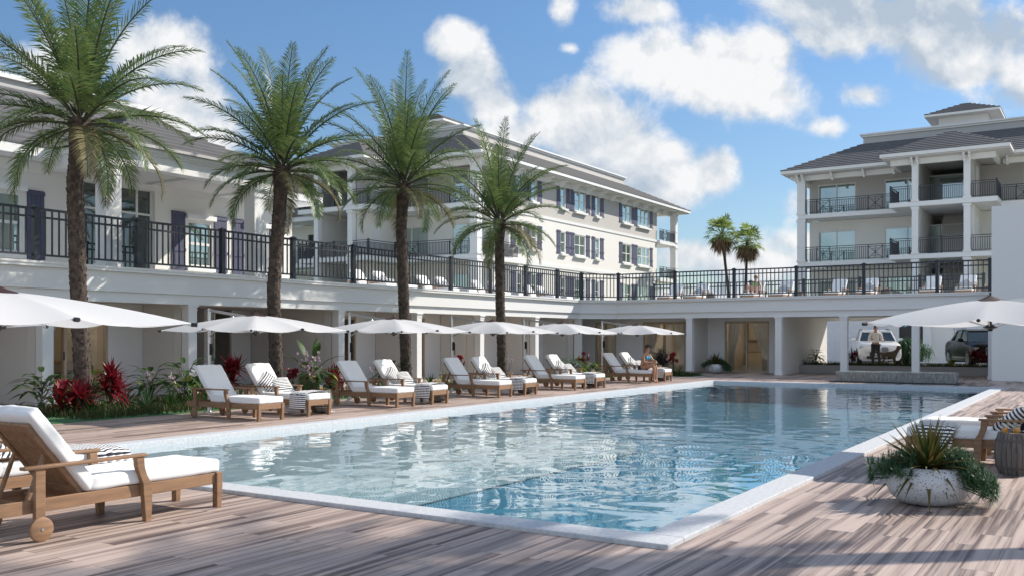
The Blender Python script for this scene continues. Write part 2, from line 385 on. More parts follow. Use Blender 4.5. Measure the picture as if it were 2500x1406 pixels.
# basin: tiled pool with a shallow grey sun shelf on the left
def poolmat():
    m = mat('pool_plaster', (.20, .40, .47), .6); nt = m.node_tree; pb = nt.nodes['Principled BSDF']
    v = nt.nodes.new('ShaderNodeTexNoise'); v.inputs['Scale'].default_value = .7; v.inputs['Detail'].default_value = 6
    r = nt.nodes.new('ShaderNodeValToRGB'); nt.links.new(v.outputs['Fac'], r.inputs[0])
    r.color_ramp.elements[0].position = .3; r.color_ramp.elements[0].color = (.055, .25, .375, 1); r.color_ramp.elements[1].position = .7; r.color_ramp.elements[1].color = (.09, .325, .45, 1)
    nt.links.new(r.outputs[0], pb.inputs['Base Color']); return m
x0, x1, y0, y1 = PX0 + CW, PX1 - CW, PY0 + CW, PY1 - CW
mb = MB(); mb.box(x0 - .2, y0 - .2, -1.75, x1 + .2, y1 + .2, -.62); frame_rect(mb, x0 - .25, y0 - .25, x1 + .25, y1 + .25, x0 + .002, y0 + .002, x1 - .002, y1 - .002, -.62, -.15)
tag(mb.build('pool_basin', poolmat()), kind='structure')
M_shelf = mat('grey_shelf_plaster', (.56, .60, .61), .7, var=.6, vscale=2.5, vcol=(.46, .52, .54), bump=.3, bscale=30)
SH = -7.85
mb = MB(); mb.box(x0 + .004, y0 + .004, -.61, SH, 14.8, -.11); mb.box(SH, y0 + .004, -.61, SH + .34, 15.15, -.26); mb.box(SH + .34, y0 + .004, -.61, SH + .68, 15.5, -.42)
mb.box(x0 + .004, 14.8, -.61, SH, 15.15, -.26); mb.box(x0 + .004, 15.15, -.61, SH + .34, 15.5, -.42)
tag(mb.build('pool_shelf', M_shelf, bevel=.02), kind='structure')
def watermat():
    m = bpy.data.materials.new('pool_water'); m.use_nodes = True; nt = m.node_tree; nt.nodes.clear(); N = nt.nodes.new; L = nt.links.new
    o = N('ShaderNodeOutputMaterial'); tr = N('ShaderNodeBsdfTransparent'); tr.inputs[0].default_value = (.80, .92, .95, 1)
    gl = N('ShaderNodeBsdfGlossy'); gl.inputs['Roughness'].default_value = .0; gl.inputs[0].default_value = (1, 1, 1, 1)
    co = N('ShaderNodeTexCoord')
    def wave(scale, st, det, dist, w=0):
        mp = N('ShaderNodeMapping'); L(co.outputs['Object'], mp.inputs[0]); mp.inputs['Scale'].default_value = st; mp.inputs['Rotation'].default_value = (0, 0, w)
        n = N('ShaderNodeTexNoise'); L(mp.outputs[0], n.inputs['Vector']); n.inputs['Scale'].default_value = scale; n.inputs['Detail'].default_value = det; n.inputs['Distortion'].default_value = dist
        n.inputs['Roughness'].default_value = .4
        return n.outputs['Fac']
    a = wave(1.25, (1, 1, 1), 1.2, .9, .4); b = wave(4.1, (1, .75, 1), 2.2, .5, 1.1)
    k = N('ShaderNodeMath'); k.operation = 'MULTIPLY_ADD'; L(b, k.inputs[0]); k.inputs[1].default_value = .17; L(a, k.inputs[2])
    bp = N('ShaderNodeBump'); bp.inputs['Strength'].default_value = 1; bp.inputs['Distance'].default_value = .015; L(k.outputs[0], bp.inputs['Height'])
    L(bp.outputs[0], gl.inputs['Normal'])
    lw = N('ShaderNodeLayerWeight'); lw.inputs[0].default_value = .5; L(bp.outputs[0], lw.inputs['Normal'])
    pw = N('ShaderNodeMath'); pw.operation = 'POWER'; pw.inputs[1].default_value = 4.0; L(lw.outputs['Facing'], pw.inputs[0]); fr = N('ShaderNodeMath'); fr.operation = 'MULTIPLY_ADD'; fr.inputs[1].default_value = .97; fr.inputs[2].default_value = .025; L(pw.outputs[0], fr.inputs[0])
    mx = N('ShaderNodeMixShader'); L(fr.outputs[0], mx.inputs[0]); L(tr.outputs[0], mx.inputs[1]); L(gl.outputs[0], mx.inputs[2]); L(mx.outputs[0], o.inputs[0]); return m
M_water = watermat()
mb = MB(); mb.add([(x0, y0, -.045), (x1, y0, -.045), (x1, y1, -.045), (x0, y1, -.045)], [(0, 1, 2, 3)])
tag(mb.build('pool_water', M_water), kind='structure')
# outer ground and drive
M_ground = mat('sandy_ground', (.30, .28, .22), .95, var=.8, vscale=.05, vcol=(.16, .20, .09))
mb = MB(); frame_rect(mb, -900, -700, 900, 1500, -25.01, -8.01, 14.01, 39.21, -.6, -.13)
tag(mb.build('ground', M_ground), kind='structure')
M_drive = mat('pale_driveway', (.56, .55, .53), .85, var=.3, vscale=3, bump=.3, bscale=80)
mb = MB(); mb.box(-24, 41.6, -.12, 6, 52.6, .20)
tag(mb.build('driveway', M_drive), kind='structure')
mb = MB(); mb.box(-11.6, 48.0, .205, 6, 49.2, .30); tag(mb.build('pavement', M_conc), kind='structure')

# planting beds: soil sheet plus grass blades
M_soil = mat('dark_soil', (.05, .045, .03), .95, var=.6, vscale=8, vcol=(.03, .05, .02))
M_grass = leafmat('bed_grass', (.035, .055, .012), (.075, .085, .025), .7, .25)
M_lawn = mat('bed_green_edge', (.06, .17, .06), .9, var=.5, vscale=6)
def bed(name, x0, y0, x1, y1, z=.004):
    b = MB(); b.add([(x0, y0, z), (x1, y0, z), (x1, y1, z), (x0, y1, z)], [(0, 1, 2, 3)]); return tag(b.build(name, M_lawn), kind='structure')
def grassfield(x0, y0, x1, y1, n, h, z=0, seed=1):
    rg = random.Random(seed); g = MB()
    for i in range(n):
        x, y = rg.uniform(x0, x1), rg.uniform(y0, y1); a = rg.uniform(0, 6.28); L = h * rg.uniform(.5, 1.25); b = rg.uniform(.1, .5) * L; w = .006 * (L / .15 + .4)
        dx, dy = math.cos(a), math.sin(a); p = (x, y, z)
        g.add([(x - dy * w, y + dx * w, z), (x + dy * w, y - dx * w, z), (x + dx * b * .4 + dy * w * .6, y + dy * b * .4 - dx * w * .6, z + L * .6), (x + dx * b * .4 - dy * w * .6, y + dy * b * .4 + dx * w * .6, z + L * .6), (x + dx * b, y + dy * b, z + L)],
              [(0, 1, 2, 3), (3, 2, 4)])
    return g
g = MB()
for (a, b, c, d, n, sd) in ((-18.2, 10.0, -15.2, 14.4, 5200, 1), (-17.6, 14.4, -15.5, 33.6, 7600, 2), (-16.9, 33.4, -13.4, 35.0, 3200, 3)):
    q = grassfield(a, b, c, d, n, .16, 0, sd); g.add(q.v, q.f)
bed('planting_bed', -18.5, 9.3, -15.0, 14.5); bed('planting_bed', -17.7, 14.5, -15.4, 33.4); bed('planting_bed', -17.1, 33.4, -13.2, 35.2)
tag(g.build('grass', M_grass), 'short dark grass filling the long planting beds behind the loungers', 'grass', kind='stuff')
# ============================================================ low cabana wing round the pool, with a roof terrace
WX, WY, TZ = -19.0, 36.6, 3.0
wing = thing('cabana_building', 'long low white cabana building with pillars and roof terrace wrapping round the pool', 'building')
def chain(pts, prof, mb):
    """sweep a profile (outward offset, z) along the outline pts (with mitred corners); outward is to the right of travel"""
    n = len(pts); nrm = []
    for i in range(n - 1):
        d = Vector((pts[i + 1][0] - pts[i][0], pts[i + 1][1] - pts[i][1])).normalized(); nrm.append(Vector((d.y, -d.x)))
    rows = []
    for i in range(n):
        if i == 0: o = nrm[0]
        elif i == n - 1: o = nrm[-1]
        else:
            m = (nrm[i - 1] + nrm[i]).normalized(); o = m / m.dot(nrm[i])
        rows.append([(pts[i][0] + o.x * p, pts[i][1] + o.y * p, z) for p, z in prof])
    k = len(prof); b = len(mb.v)
    for r in rows: mb.v += r
    for i in range(n - 1):
        for j in range(k):
            j2 = (j + 1) % k; mb.f.append((b + i * k + j, b + i * k + j2, b + (i + 1) * k + j2, b + (i + 1) * k + j))
    mb.f.append(tuple(b + j for j in range(k))); mb.f.append(tuple(b + (n - 1) * k + j for j in range(k))[::-1])
line = [(WX, -8), (WX, 35.4), (-17.9, WY), (6, WY)]
mb = MB(); chain(line, [(.10, 2.935), (.10, 2.99), (.12, 3.0), (.12, 3.045), (-.5, 3.045), (-.5, 2.935)], mb); mb.build('ledge', M_white, wing, fix=True)
mb = MB(); chain(line, [(-.01, 2.49), (-.01, 2.932), (-.5, 2.932), (-.5, 2.49)], mb); mb.build('upper_fascia', M_white, wing, fix=True)
mb = MB(); chain(line, [(-.085, 2.26), (-.085, 2.487), (-.45, 2.487), (-.45, 2.26)], mb); mb.build('lower_fascia', M_white, wing, fix=True)
mb = MB(); mb.box(-31.2, -8, 2.72, -19.51, 43.8, 2.93); mb.box(-19.5, 37.12, 2.72, 6, 43.8, 2.93); mb.build('terrace_slab', M_white, wing)
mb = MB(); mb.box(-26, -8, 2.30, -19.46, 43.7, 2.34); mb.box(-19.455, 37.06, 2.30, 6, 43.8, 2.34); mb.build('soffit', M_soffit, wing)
mb = MB(); mb.box(-19.41, 43.8, 2.20, 6, 43.95, 2.93); mb.build('rear_fascia', M_white, wing)
# pillars: plain square shafts with a cap and a base
def pillar(x, y, w=.25, name='pillar'):
    b = MB(); h = w / 2
    b.box(x - h, y - h, .12, x + h, y + h, 2.12); b.box(x - h - .02, y - h - .02, 0, x + h + .02, y + h + .02, .12)
    b.box(x - h - .012, y - h - .012, 2.12, x + h + .012, y + h + .012, 2.15); b.box(x - h, y - h, 2.15, x + h, y + h, 2.19)
    b.box(x - h - .02, y - h - .02, 2.19, x + h + .02, y + h + .02, 2.225); b.box(x - h - .04, y - h - .04, 2.225, x + h + .04, y + h + .04, 2.258)
    b.build(name, M_white, wing)
PY = [4.1, 7.9, 11.7, 15.45, 20.78, 24.48, 28.13, 31.98, 35.6]
PXB = [-14.65, -10.97, -8.5, -5.99, -3.5]
for y in PY: pillar(WX - .225, y)
for x in PXB: pillar(x, WY + .225)
# partition walls behind the pillars (with a shadow groove before the pilaster strip)
DEP = {15.45: -22.2, 20.78: -22.2}
for y in PY:
    b = MB(); xe = DEP.get(y, -20.9); xe = -24.5 if y in (15.45, 20.78) else xe
    b.box(xe, y - .09, .002, -19.72, y + .09, 2.298); b.box(-19.7, y - .1, .002, -19.42, y + .1, 2.298)
    b.build('partition_wall', M_inner, wing)
def panel_door(parent, P, Q, z0, z1, name='sliding_door', curtain=None):
    """two-leaf glass door between plan points P and Q"""
    P, Q = Vector((*P, 0)), Vector((*Q, 0)); d = (Q - P).normalized()
    f = MB()
    for t in (0, .5, 1):
        c = P.lerp(Q, t); f.beam(c + Vector((0, 0, z0)), c + Vector((0, 0, z1)), .09 if t != .5 else .12, .07, up=d)
    f.beam(P + Vector((0, 0, z1 - .05)), Q + Vector((0, 0, z1 - .05)), .074, .1); f.beam(P + Vector((0, 0, z0 + .04)), Q + Vector((0, 0, z0 + .04)), .074, .08)
    fr = f.build(name, M_frame, parent)
    g = MB(); b = len(g.v)
    g.add([P + Vector((0, 0, z0 + .06)), Q + Vector((0, 0, z0 + .06)), Q + Vector((0, 0, z1 - .08)), P + Vector((0, 0, z1 - .08))], [(0, 1, 2, 3)])
    g.build('pane', M_glassd, fr)
    h = MB(); n = Vector((d.y, -d.x, 0)); c = P.lerp(Q, .5) + n * .05 - d * .03
    h.beam(c + Vector((0, 0, z0 + .92)), c + Vector((0, 0, z0 + 1.12)), .025, .02, up=d); h.build('handle', M_black, fr)
    return fr
M_curt = leafmat('sheer_curtain', (.72, .72, .70), (.66, .66, .66), .9, .45, .1)
def curtain(P, Q, z0, z1, gather, label):
    """a hanging curtain swept towards P (gather 0..1 narrows the lower half)"""
    P, Q = Vector((*P, 0)), Vector((*Q, 0)); d = Q - P; n = Vector((d.y, -d.x, 0)).normalized()
    def fn(u, v):
        k = 1 - gather * math.sin(min(1, v * 1.25) * math.pi / 2) ** 2
        return P + d * u * k + n * (.035 * math.sin(u * 44) + .015 * math.sin(u * 17 + v * 3)) + Vector((0, 0, z1 - (z1 - z0) * v))
    b = MB(); b.grid(fn, 60, 14); return tag(b.build('curtain', M_curt, smooth=True, ang=180), label, 'curtain', 'sheer white curtains behind the glass doors')
# recess back walls along the left side
def backwall(y0, y1, door0, door1, x=-20.9):
    b = MB(); b.box(x - .12, y0 + .1, .002, x, door0, 2.297); b.box(x - .12, door1, .002, x, y1 - .1, 2.297); b.box(x - .12, door0, 2.15, x, door1, 2.297)
    b.build('recess_wall', M_white, wing); panel_door(wing, (x - .04, door0 + .03), (x - .04, door1 - .03), .003, 2.15)
backwall(4.1, 7.9, 5.0, 7.0); backwall(7.9, 11.7, 8.6, 10.6)
backwall(11.7, 15.45, 12.1, 14.35); backwall(20.78, 24.48, 21.6, 23.42); backwall(24.48, 28.13, 25.3, 27.1); backwall(28.13, 31.98, 29.1, 30.9); backwall(31.98, 35.6, 33.2, 34.6)
M_brown = mat('brown_passage_wall', (.25, .20, .165), .85, var=.1)
b = MB(); b.box(-24.62, 15.55, .002, -24.5, 20.68, 2.297); b.build('passage_wall', M_brown, wing)
b = MB(); b.box(-23.2, 18.9, .12, -22.85, 19.25, 2.297); b.box(-23.26, 18.84, .002, -22.79, 19.31, .5); b.build('passage_column', M_white, wing)
b = MB(); b.box(-22.9, 19.9, .002, -22.8, 20.66, 2.297); b.build('passage_wall', M_white, wing)
# rooms behind the left doors: floor, walls
def room(x0, y0, x1, y1, open_, name='room_interior'):
    b = MB(); T = .06
    if open_ != '+x': b.box(x1, y0, .003, x1 + T, y1, 2.296)
    if open_ != '-y': b.box(x0, y0 - T, .003, x1, y0, 2.296)
    b.box(x0 - T, y0, .003, x0, y1, 2.296); b.box(x0, y1, .003, x1, y1 + T, 2.296)
    b.build(name, M_beige, wing)
for (a, c) in ((11.85, 15.3), (20.95, 24.3), (24.65, 27.95), (28.3, 31.8), (32.15, 35.3)): room(-24.3, a, -21.05, c, '+x')
# far side: angled cabana by the corner, open recess, passage
BY = 38.7
b = MB(); b.box(-24.2, BY, .003, -20.0, BY + .12, 2.297); b.box(-18.95, BY, .003, -17.62, BY + .12, 2.297); b.box(-17.62, BY, 2.15, -15.62, BY + .12, 2.297); b.box(-20.0, BY, 2.15, -18.95, BY + .12, 2.297); b.build('recess_wall', M_white, wing)
b = MB(); b.box(-15.62, BY, .003, -13.85, BY + .12, 2.297); b.box(-11.95, BY, .003, -11.2, BY + .12, 2.297); b.box(-13.85, BY, 2.15, -11.95, BY + .12, 2.297); b.build('recess_wall', M_white, wing)
panel_door(wing, (-19.97, BY + .04), (-18.98, BY + .04), .003, 2.15); panel_door(wing, (-17.59, BY + .04), (-15.65, BY + .04), .003, 2.15); panel_door(wing, (-13.82, BY + .04), (-11.98, BY + .04), .003, 2.15)
for (a, c) in ((-20.1, -18.9), (-17.7, -15.5), (-14.1, -11.9)):
    b = MB(); b.box(a - .06, BY + .14, .003, a, 42.4, 2.296); b.box(c, BY + .14, .003, c + .06, 42.4, 2.296); b.box(a, 42.34, .003, c, 42.4, 2.296); b.build('room_interior', M_beige, wing)
b = MB(); b.box(-14.85, WY + .3, .002, -14.6, BY - .001, 2.298); b.build('partition_wall', M_inner, wing)
b = MB(); b.box(-11.1, WY + .3, .002, -10.86, 43.75, 2.298); b.build('passage_wall', M_inner, wing)
# cabana furnishing seen through the glass
M_cab = mat('cream_cabinet', (.56, .46, .34), .55); M_oak = woodmat('oak_worktop', (.42, .25, .12), (.30, .17, .08)); M_oven = mat('oven_steel', (.30, .28, .26), .35, metal=.4)
def kitchen(x, y0, y1, z=0, label='', flip=False, along='y'):
    t = thing('kitchen_cabinets', label, 'kitchen cabinets', (x, y0, z), 0, 'kitchen units seen through the cabana doors')
    L = y1 - y0
    def bx(m, n, a0, b0, c0, a1, b1, c1):
        q = MB()
        if along == 'y': q.box(a0, b0, c0, a1, b1, c1)
        else: q.box(b0, -a1, c0, b1, -a0, c1)
        return q.build(n, m, t)
    bx(M_cab, 'base_unit', 0, 0, .01, .5, L * .62, .78); bx(M_oven, 'oven', 0, L * .62 + .01, .01, .5, L - .01, .78)
    bx(M_oak, 'worktop', -.01, 0, .785, .52, L, .83); bx(M_cab, 'wall_unit', 0, 0, 1.35, .32, L * .6, 2.1)
    for k in range(4): bx(M_cab, 'cupboard_door', .505 if k < 2 else .325, L * .3 * (k % 2) + .02, .06 if k < 2 else 1.38, .52 if k < 2 else .34, L * .3 * (k % 2) + L * .28, .74 if k < 2 else 2.06)
    bx(M_black, 'oven_window', .505, L * .68, .2, .515, L * .95, .52)
    return t
kitchen(-24.1, 13.4, 15.2, 0, 'cream kitchen cabinets with oak worktop behind the glass door beside the nearest palm')
kitchen(-16.9, 42.3, 44.0, 0, 'cream kitchen cabinets behind the glass door beside the woman in the blue bikini', along='x')
kitchen(-13.9, 42.3, 43.6, 0, 'cream kitchen cabinets behind the glass doors left of the passage', along='x')
curtain((-21.1, 12.25), (-21.1, 13.3), .25, 2.1, .75, 'sheer white curtain tied back behind the glass beside the nearest palm')
curtain((-19.95, BY + .2), (-19.1, BY + .2), .2, 2.1, -.35, 'sheer white curtain sweeping to one side in the corner cabana behind the red lilies')
curtain((-17.5, BY + .2), (-16.9, BY + .2), .05, 2.1, .55, 'sheer white curtain behind the head of the woman in the blue bikini')
curtain((-15.7, BY + .2), (-16.25, BY + .2), .05, 2.1, .5, 'sheer white curtain behind the dark leafy bush')
curtain((-13.75, BY + .2), (-13.2, BY + .2), .05, 2.1, .55, 'sheer white curtain behind the glass nearest the potted yucca by the wall')
curtain((-12.05, BY + .2), (-12.7, BY + .2), .05, 2.1, .6, 'sheer white curtain behind the glass nearest the passage with the cars')
# tall blank wall at the right edge
mb = MB(); mb.box(-3.43, 35.8, .002, 4.5, 36.42, 5.89)
tag(mb.build('blank_wall', M_white), 'tall blank white wall standing at the right edge beside the passage', 'wall')

# lit ceiling lamps in the cabanas (the photo shows their rooms warmly lit)
def room_lamp(x, y, label, e=9):
    t = thing('ceiling_lamp', label, 'lamp', (x, y, 2.2), 0, 'lamps lit inside the cabanas'); b = MB(); b.lathe([(.001, -.07), (.07, -.05), (.10, 0), (.09, .05), (.03, .09)], 18); m = mat('lamp_globe', (.9, .85, .75), .5)
    pb = m.node_tree.nodes['Principled BSDF']; pb.inputs['Emission Color'].default_value = (1, .83, .6, 1); pb.inputs['Emission Strength'].default_value = 4; b.build('globe', m, t, smooth=True)
    d = bpy.data.lights.new('lamp_light', 'POINT'); d.energy = e; d.color = (1, .9, .78); d.shadow_soft_size = .12; o = bpy.data.objects.new('lamp_light', d); COL.objects.link(o); o.parent = t; o.location = (0, 0, -.2)
room_lamp(-22.6, 13.6, 'round white lamp glowing in the kitchen behind the nearest palm', 14)
room_lamp(-19.5, 40.4, 'round white lamp glowing in the corner cabana behind the red lilies'); room_lamp(-16.6, 40.4, 'round white lamp glowing in the room behind the woman in the blue bikini', 12); room_lamp(-13.0, 40.4, 'round white lamp glowing in the room left of the passage', 12)

# ------------------------------------------------------------ railings
def rail_panel(mb, a, b, z, h, pitch=.155, bar=.030, top2=.17, bot=.13):
    a, b = Vector(a), Vector(b); L = (b - a).length; d = (b - a) / L
    up = Vector((0, 0, 1))
    for zz, w, hh in ((z + h, .055, .05), (z + h - top2, .045, .042), (z + bot, .045, .042)):
        mb.beam(a + up * zz, b + up * zz, w, hh)
    n = max(1, round(L / pitch))
    for i in range(1, n):
        p = a + d * (L * i / n); mb.beam(p + up * (z + bot + .018), p + up * (z + h - .022), bar, bar, up=d)
def rail_post(mb, p, z, h, w=.115):
    x, y = p; hw = w / 2
    mb.box(x - hw - .012, y - hw - .012, z, x + hw + .012, y + hw + .012, z + .03); mb.box(x - hw, y - hw, z + .03, x + hw, y + hw, z + h + .02)
    mb.box(x - hw - .018, y - hw - .018, z + h + .02, x + hw + .018, y + hw + .018, z + h + .045)
    b = len(mb.v); q = hw + .018
    mb.add([(x - q, y - q, z + h + .045), (x + q, y - q, z + h + .045), (x + q, y + q, z + h + .045), (x - q, y + q, z + h + .045), (x, y, z + h + .09)], [(0, 1, 4), (1, 2, 4), (2, 3, 4), (3, 0, 4)])
def railing(name, label, pts, z, h, m, pitch=.155):
    t = thing(name, label, 'railing')
    for p in pts:
        b = MB(); rail_post(b, p, z, h); b.build('post', m, t)
    for a, c in zip(pts, pts[1:]):
        b = MB(); d = (Vector(c) - Vector(a)).normalized() * .052
        rail_panel(b, (a[0] + d.x, a[1] + d.y, 0), (c[0] - d.x, c[1] - d.y, 0), z, h, pitch); b.build('rail_panel', m, t)
    return t
RX, RY = -18.98, 36.58
lp = [(RX, y) for y in (3.95, 6.42, 8.88, 11.35, 13.81, 16.26, 18.70, 21.15, 23.6, 26.05, 28.48, 30.9, 33.36, 35.45)]
bp_ = [(-17.8, RY), (-15.22, RY), (-12.70, RY), (-10.23, RY), (-7.74, RY), (-5.24, RY), (-3.55, RY)]
railing('terrace_railing', 'dark blue-grey metal railing with square posts along the front edge of the roof terrace', lp + bp_, 3.046, 1.09, M_metal_dark)
railing('terrace_railing', 'dark metal railing along the far edge of the roof terrace behind the upper loungers', [(-19.3 + 2.47 * k, 43.7) for k in range(7)], 2.95, 1.12, M_metal_dark)
# ============================================================ roofs with stepped tile courses
M_tile = mat('grey_roof_tile', (.135, .132, .137), .75, var=.6, vscale=2.2, vcol=(.095, .093, .098), bump=.4, bscale=40)
def hiproof(mb, x0, y0, x1, y1, z, inset, slope, course=.33, step=.055, skip=''):
    n = max(1, round(inset / course)); c = inset / n
    for k in range(n):
        a, b = k * c, (k + 1) * c
        A = [(x0 + a, y0 + a), (x1 - a, y0 + a), (x1 - a, y1 - a), (x0 + a, y1 - a)]; B = [(x0 + b, y0 + b), (x1 - b, y0 + b), (x1 - b, y1 - b), (x0 + b, y1 - b)]
        za, zb = z + slope * a + step, z + slope * b; vs = [(*p, za - step) for p in A] + [(*p, za) for p in A] + [(*p, zb) for p in B]
        for i in range(4):
            j = (i + 1) % 4
            if 'lrbf'[(3, 2, 1, 0).index(i)] in skip: continue
            o = len(mb.v); mb.add([vs[i], vs[j], vs[4 + j], vs[4 + i], vs[8 + j], vs[8 + i]], [(0, 1, 2, 3), (3, 2, 4, 5)])
    t = inset; mb.add([(x0 + t, y0 + t, z + slope * t), (x1 - t, y0 + t, z + slope * t), (x1 - t, y1 - t, z + slope * t), (x0 + t, y1 - t, z + slope * t)], [(0, 1, 2, 3)])

# ============================================================ clubhouse on the terrace at the left
club = thing('clubhouse', 'cream clubhouse with violet shutters and a deep columned porch standing on the left terrace', 'building')
CX = -21.7
def wallX(mb, x, th, y0, y1, z0, z1, holes):
    ys = sorted({y0, y1, *[h[0] for h in holes], *[h[1] for h in holes]})
    for a, b in zip(ys, ys[1:]):
        hs = sorted([h for h in holes if h[0] <= a + 1e-6 and h[1] >= b - 1e-6], key=lambda h: h[2]); z = z0
        for h in hs:
            if h[2] > z: mb.box(x - th, a, z, x, b, h[2])
            z = h[3]
        if z < z1: mb.box(x - th, a, z, x, b, z1)
wins = [(11.35, 12.66, 3.42, 4.86), (17.36, 18.24, 3.42, 4.72), (19.42, 20.34, 3.42, 4.72), (8.2, 9.5, 3.42, 4.86)]
b = MB(); wallX(b, CX, .25, 2, 21.35, 2.94, 5.62, wins + [(14.2, 16.32, 2.94, 5.41)])
b.box(-31, 21.1, 2.94, CX - .251, 21.35, 5.62); b.build('wall', M_stucco, club)
b = MB(); b.box(CX + .002, 2, 5.36, CX + .05, 21.4, 5.5); b.box(CX + .002, 2, 5.5, CX + .09, 21.44, 5.62); b.build('frieze', M_stucco, club)
for (y0, y1, z0, z1) in wins:
    f = MB(); x = CX - .02; w = .07
    f.box(x - .1, y0, z0, x, y0 + w, z1); f.box(x - .1, y1 - w, z0, x, y1, z1); f.box(x - .1, y0 + w, z0, x, y1 - w, z0 + w); f.box(x - .1, y0 + w, z1 - w, x, y1 - w, z1)
    zm = (z0 + z1) / 2 - .03; f.box(x - .08, y0 + w, zm, x - .01, y1 - w, zm + .07); fr = f.build('window', M_wframe, club)
    p = MB(); p.box(x - .07, y0 + w, z0 + w, x - .05, y1 - w, zm); p.box(x - .07, y0 + w, zm + .07, x - .05, y1 - w, z1 - w); p.build('pane', M_pane, fr)
    s = MB(); s.box(CX + .002, y0 - .06, z1 + .03, CX + .12, y1 + .06, z1 + .16); s.build('window_header', M_white, club)
    s = MB(); s.box(CX + .002, y0 - .04, z0 - .12, CX + .1, y1 + .04, z0 - .01); s.build('window_sill', M_white, club)
def shutterX(par, x, y0, y1, z0, z1, k=1):
    s = MB(); n = 4; w = (y1 - y0) / n
    for i in range(n): s.box(x + .01, y0 + i * w + .004, z0, x + .035, y0 + (i + 1) * w - .004, z1)
    s.box(x + .002, y0, z0, x + .012, y1, z1)
    for t in (.0, .32, .93): zz = z0 + (z1 - z0) * t; s.box(x + .036, y0 - .01, zz, x + .055, y1 + .01, zz + .09 * k)
    return s.build('shutter', M_shutter, par)
for (y0, y1, z1) in ((12.76, 13.18, 4.95), (16.84, 17.28, 4.92), (18.30, 18.74, 4.92), (18.96, 19.38, 4.92), (20.40, 20.84, 4.92), (9.6, 10.0, 4.95), (10.8, 11.25, 4.95)): shutterX(club, CX, y0, y1, 3.3, z1)
f = MB(); x = CX - .12
for y in (14.2, 15.0, 15.82, 16.26): f.box(x - .06, y, 2.95, x, y + .06, 5.4)
for z in (4.70, 5.35): f.box(x - .055, 14.26, z, x - .005, 16.26, z + .055)
fr = f.build('glazed_entrance', M_wframe, club); p = MB(); p.box(x - .04, 14.25, 2.95, x - .03, 16.3, 5.38); p.build('pane', M_paned, fr)
for y in (13.25, 17.68):
    c = MB(); X1, X0_ = -19.36, -19.76
    c.box(X0_, y, 3.05, X1, y + .4, 5.2); c.box(X0_ - .03, y - .03, 2.95, X1 + .03, y + .43, 3.05 + .1)
    for o, z0, z1 in ((.02, 5.2, 5.25), (.0, 5.25, 5.36), (.03, 5.36, 5.40), (.06, 5.40, 5.455)): c.box(X0_ - o, y - o, z0, X1 + o, y + .4 + o, z1)
    c.build('porch_column', M_white, club)
b = MB(); b.box(-19.74, 13.27, 5.46, -19.34, 18.7, 5.78); b.box(CX + .1, 13.27, 5.46, -19.745, 13.6, 5.78); b.box(CX + .1, 18.3, 5.46, -19.745, 18.7, 5.78)
b.box(-19.78, 13.2, 5.78, -19.27, 18.77, 5.83); b.box(-19.8, 13.14, 5.83, -19.2, 18.83, 5.915); b.box(CX + .1, 13.16, 5.78, -19.8, 13.5, 5.91); b.box(CX + .1, 18.5, 5.78, -19.8, 18.8, 5.91); b.build('porch_beam', M_white, club)
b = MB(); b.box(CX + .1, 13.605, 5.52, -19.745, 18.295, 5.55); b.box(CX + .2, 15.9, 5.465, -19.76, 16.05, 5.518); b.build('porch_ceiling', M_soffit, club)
b = MB(); b.box(-19.18, 13.05, 5.918, -19.1, 18.9, 5.985); b.box(-21.0, 13.0, 5.918, -19.1, 13.05, 5.985); b.build('gutter', M_parapet, club)
b = MB(); hiproof(b, -26, 13.06, -19.14, 18.9, 5.95, 2.9, .5); b.build('porch_roof', M_tile, club)
b = MB(); frame_rect(b, -32, 1.4, -21.1, 22.05, -31.5, 1.9, CX - .01, 21.3, 5.63, 5.655); frame_rect(b, -32.02, 1.38, -21.08, 22.07, -31.97, 1.43, -21.13, 22.02, 5.656, 5.88)
b.build('eaves', M_white, club)
b = MB(); hiproof(b, -32.02, 1.38, -21.06, 22.08, 5.885, 3.5, .617); b.build('roof', M_tile, club)
b = MB(); frame_rect(b, -28.3, 5, -24.55, 18.55, -28.1, 5.2, -24.75, 18.35, 7.8, 8.25); b.build('roof_parapet', M_parapet, club)
b = MB(); frame_rect(b, -28.4, 4.9, -24.45, 18.65, -28.05, 5.25, -24.8, 18.3, 8.251, 8.38); b.build('parapet_cap', M_white, club)
b = MB(); hiproof(b, -32, 4, -26.2, 14.4, 8.75, 2.8, .5); b.build('upper_roof', M_tile, club)
b = MB(); b.box(-31.6, 4.4, 7.5, -26.6, 14.0, 8.74); b.build('upper_wall', M_stucco, club)

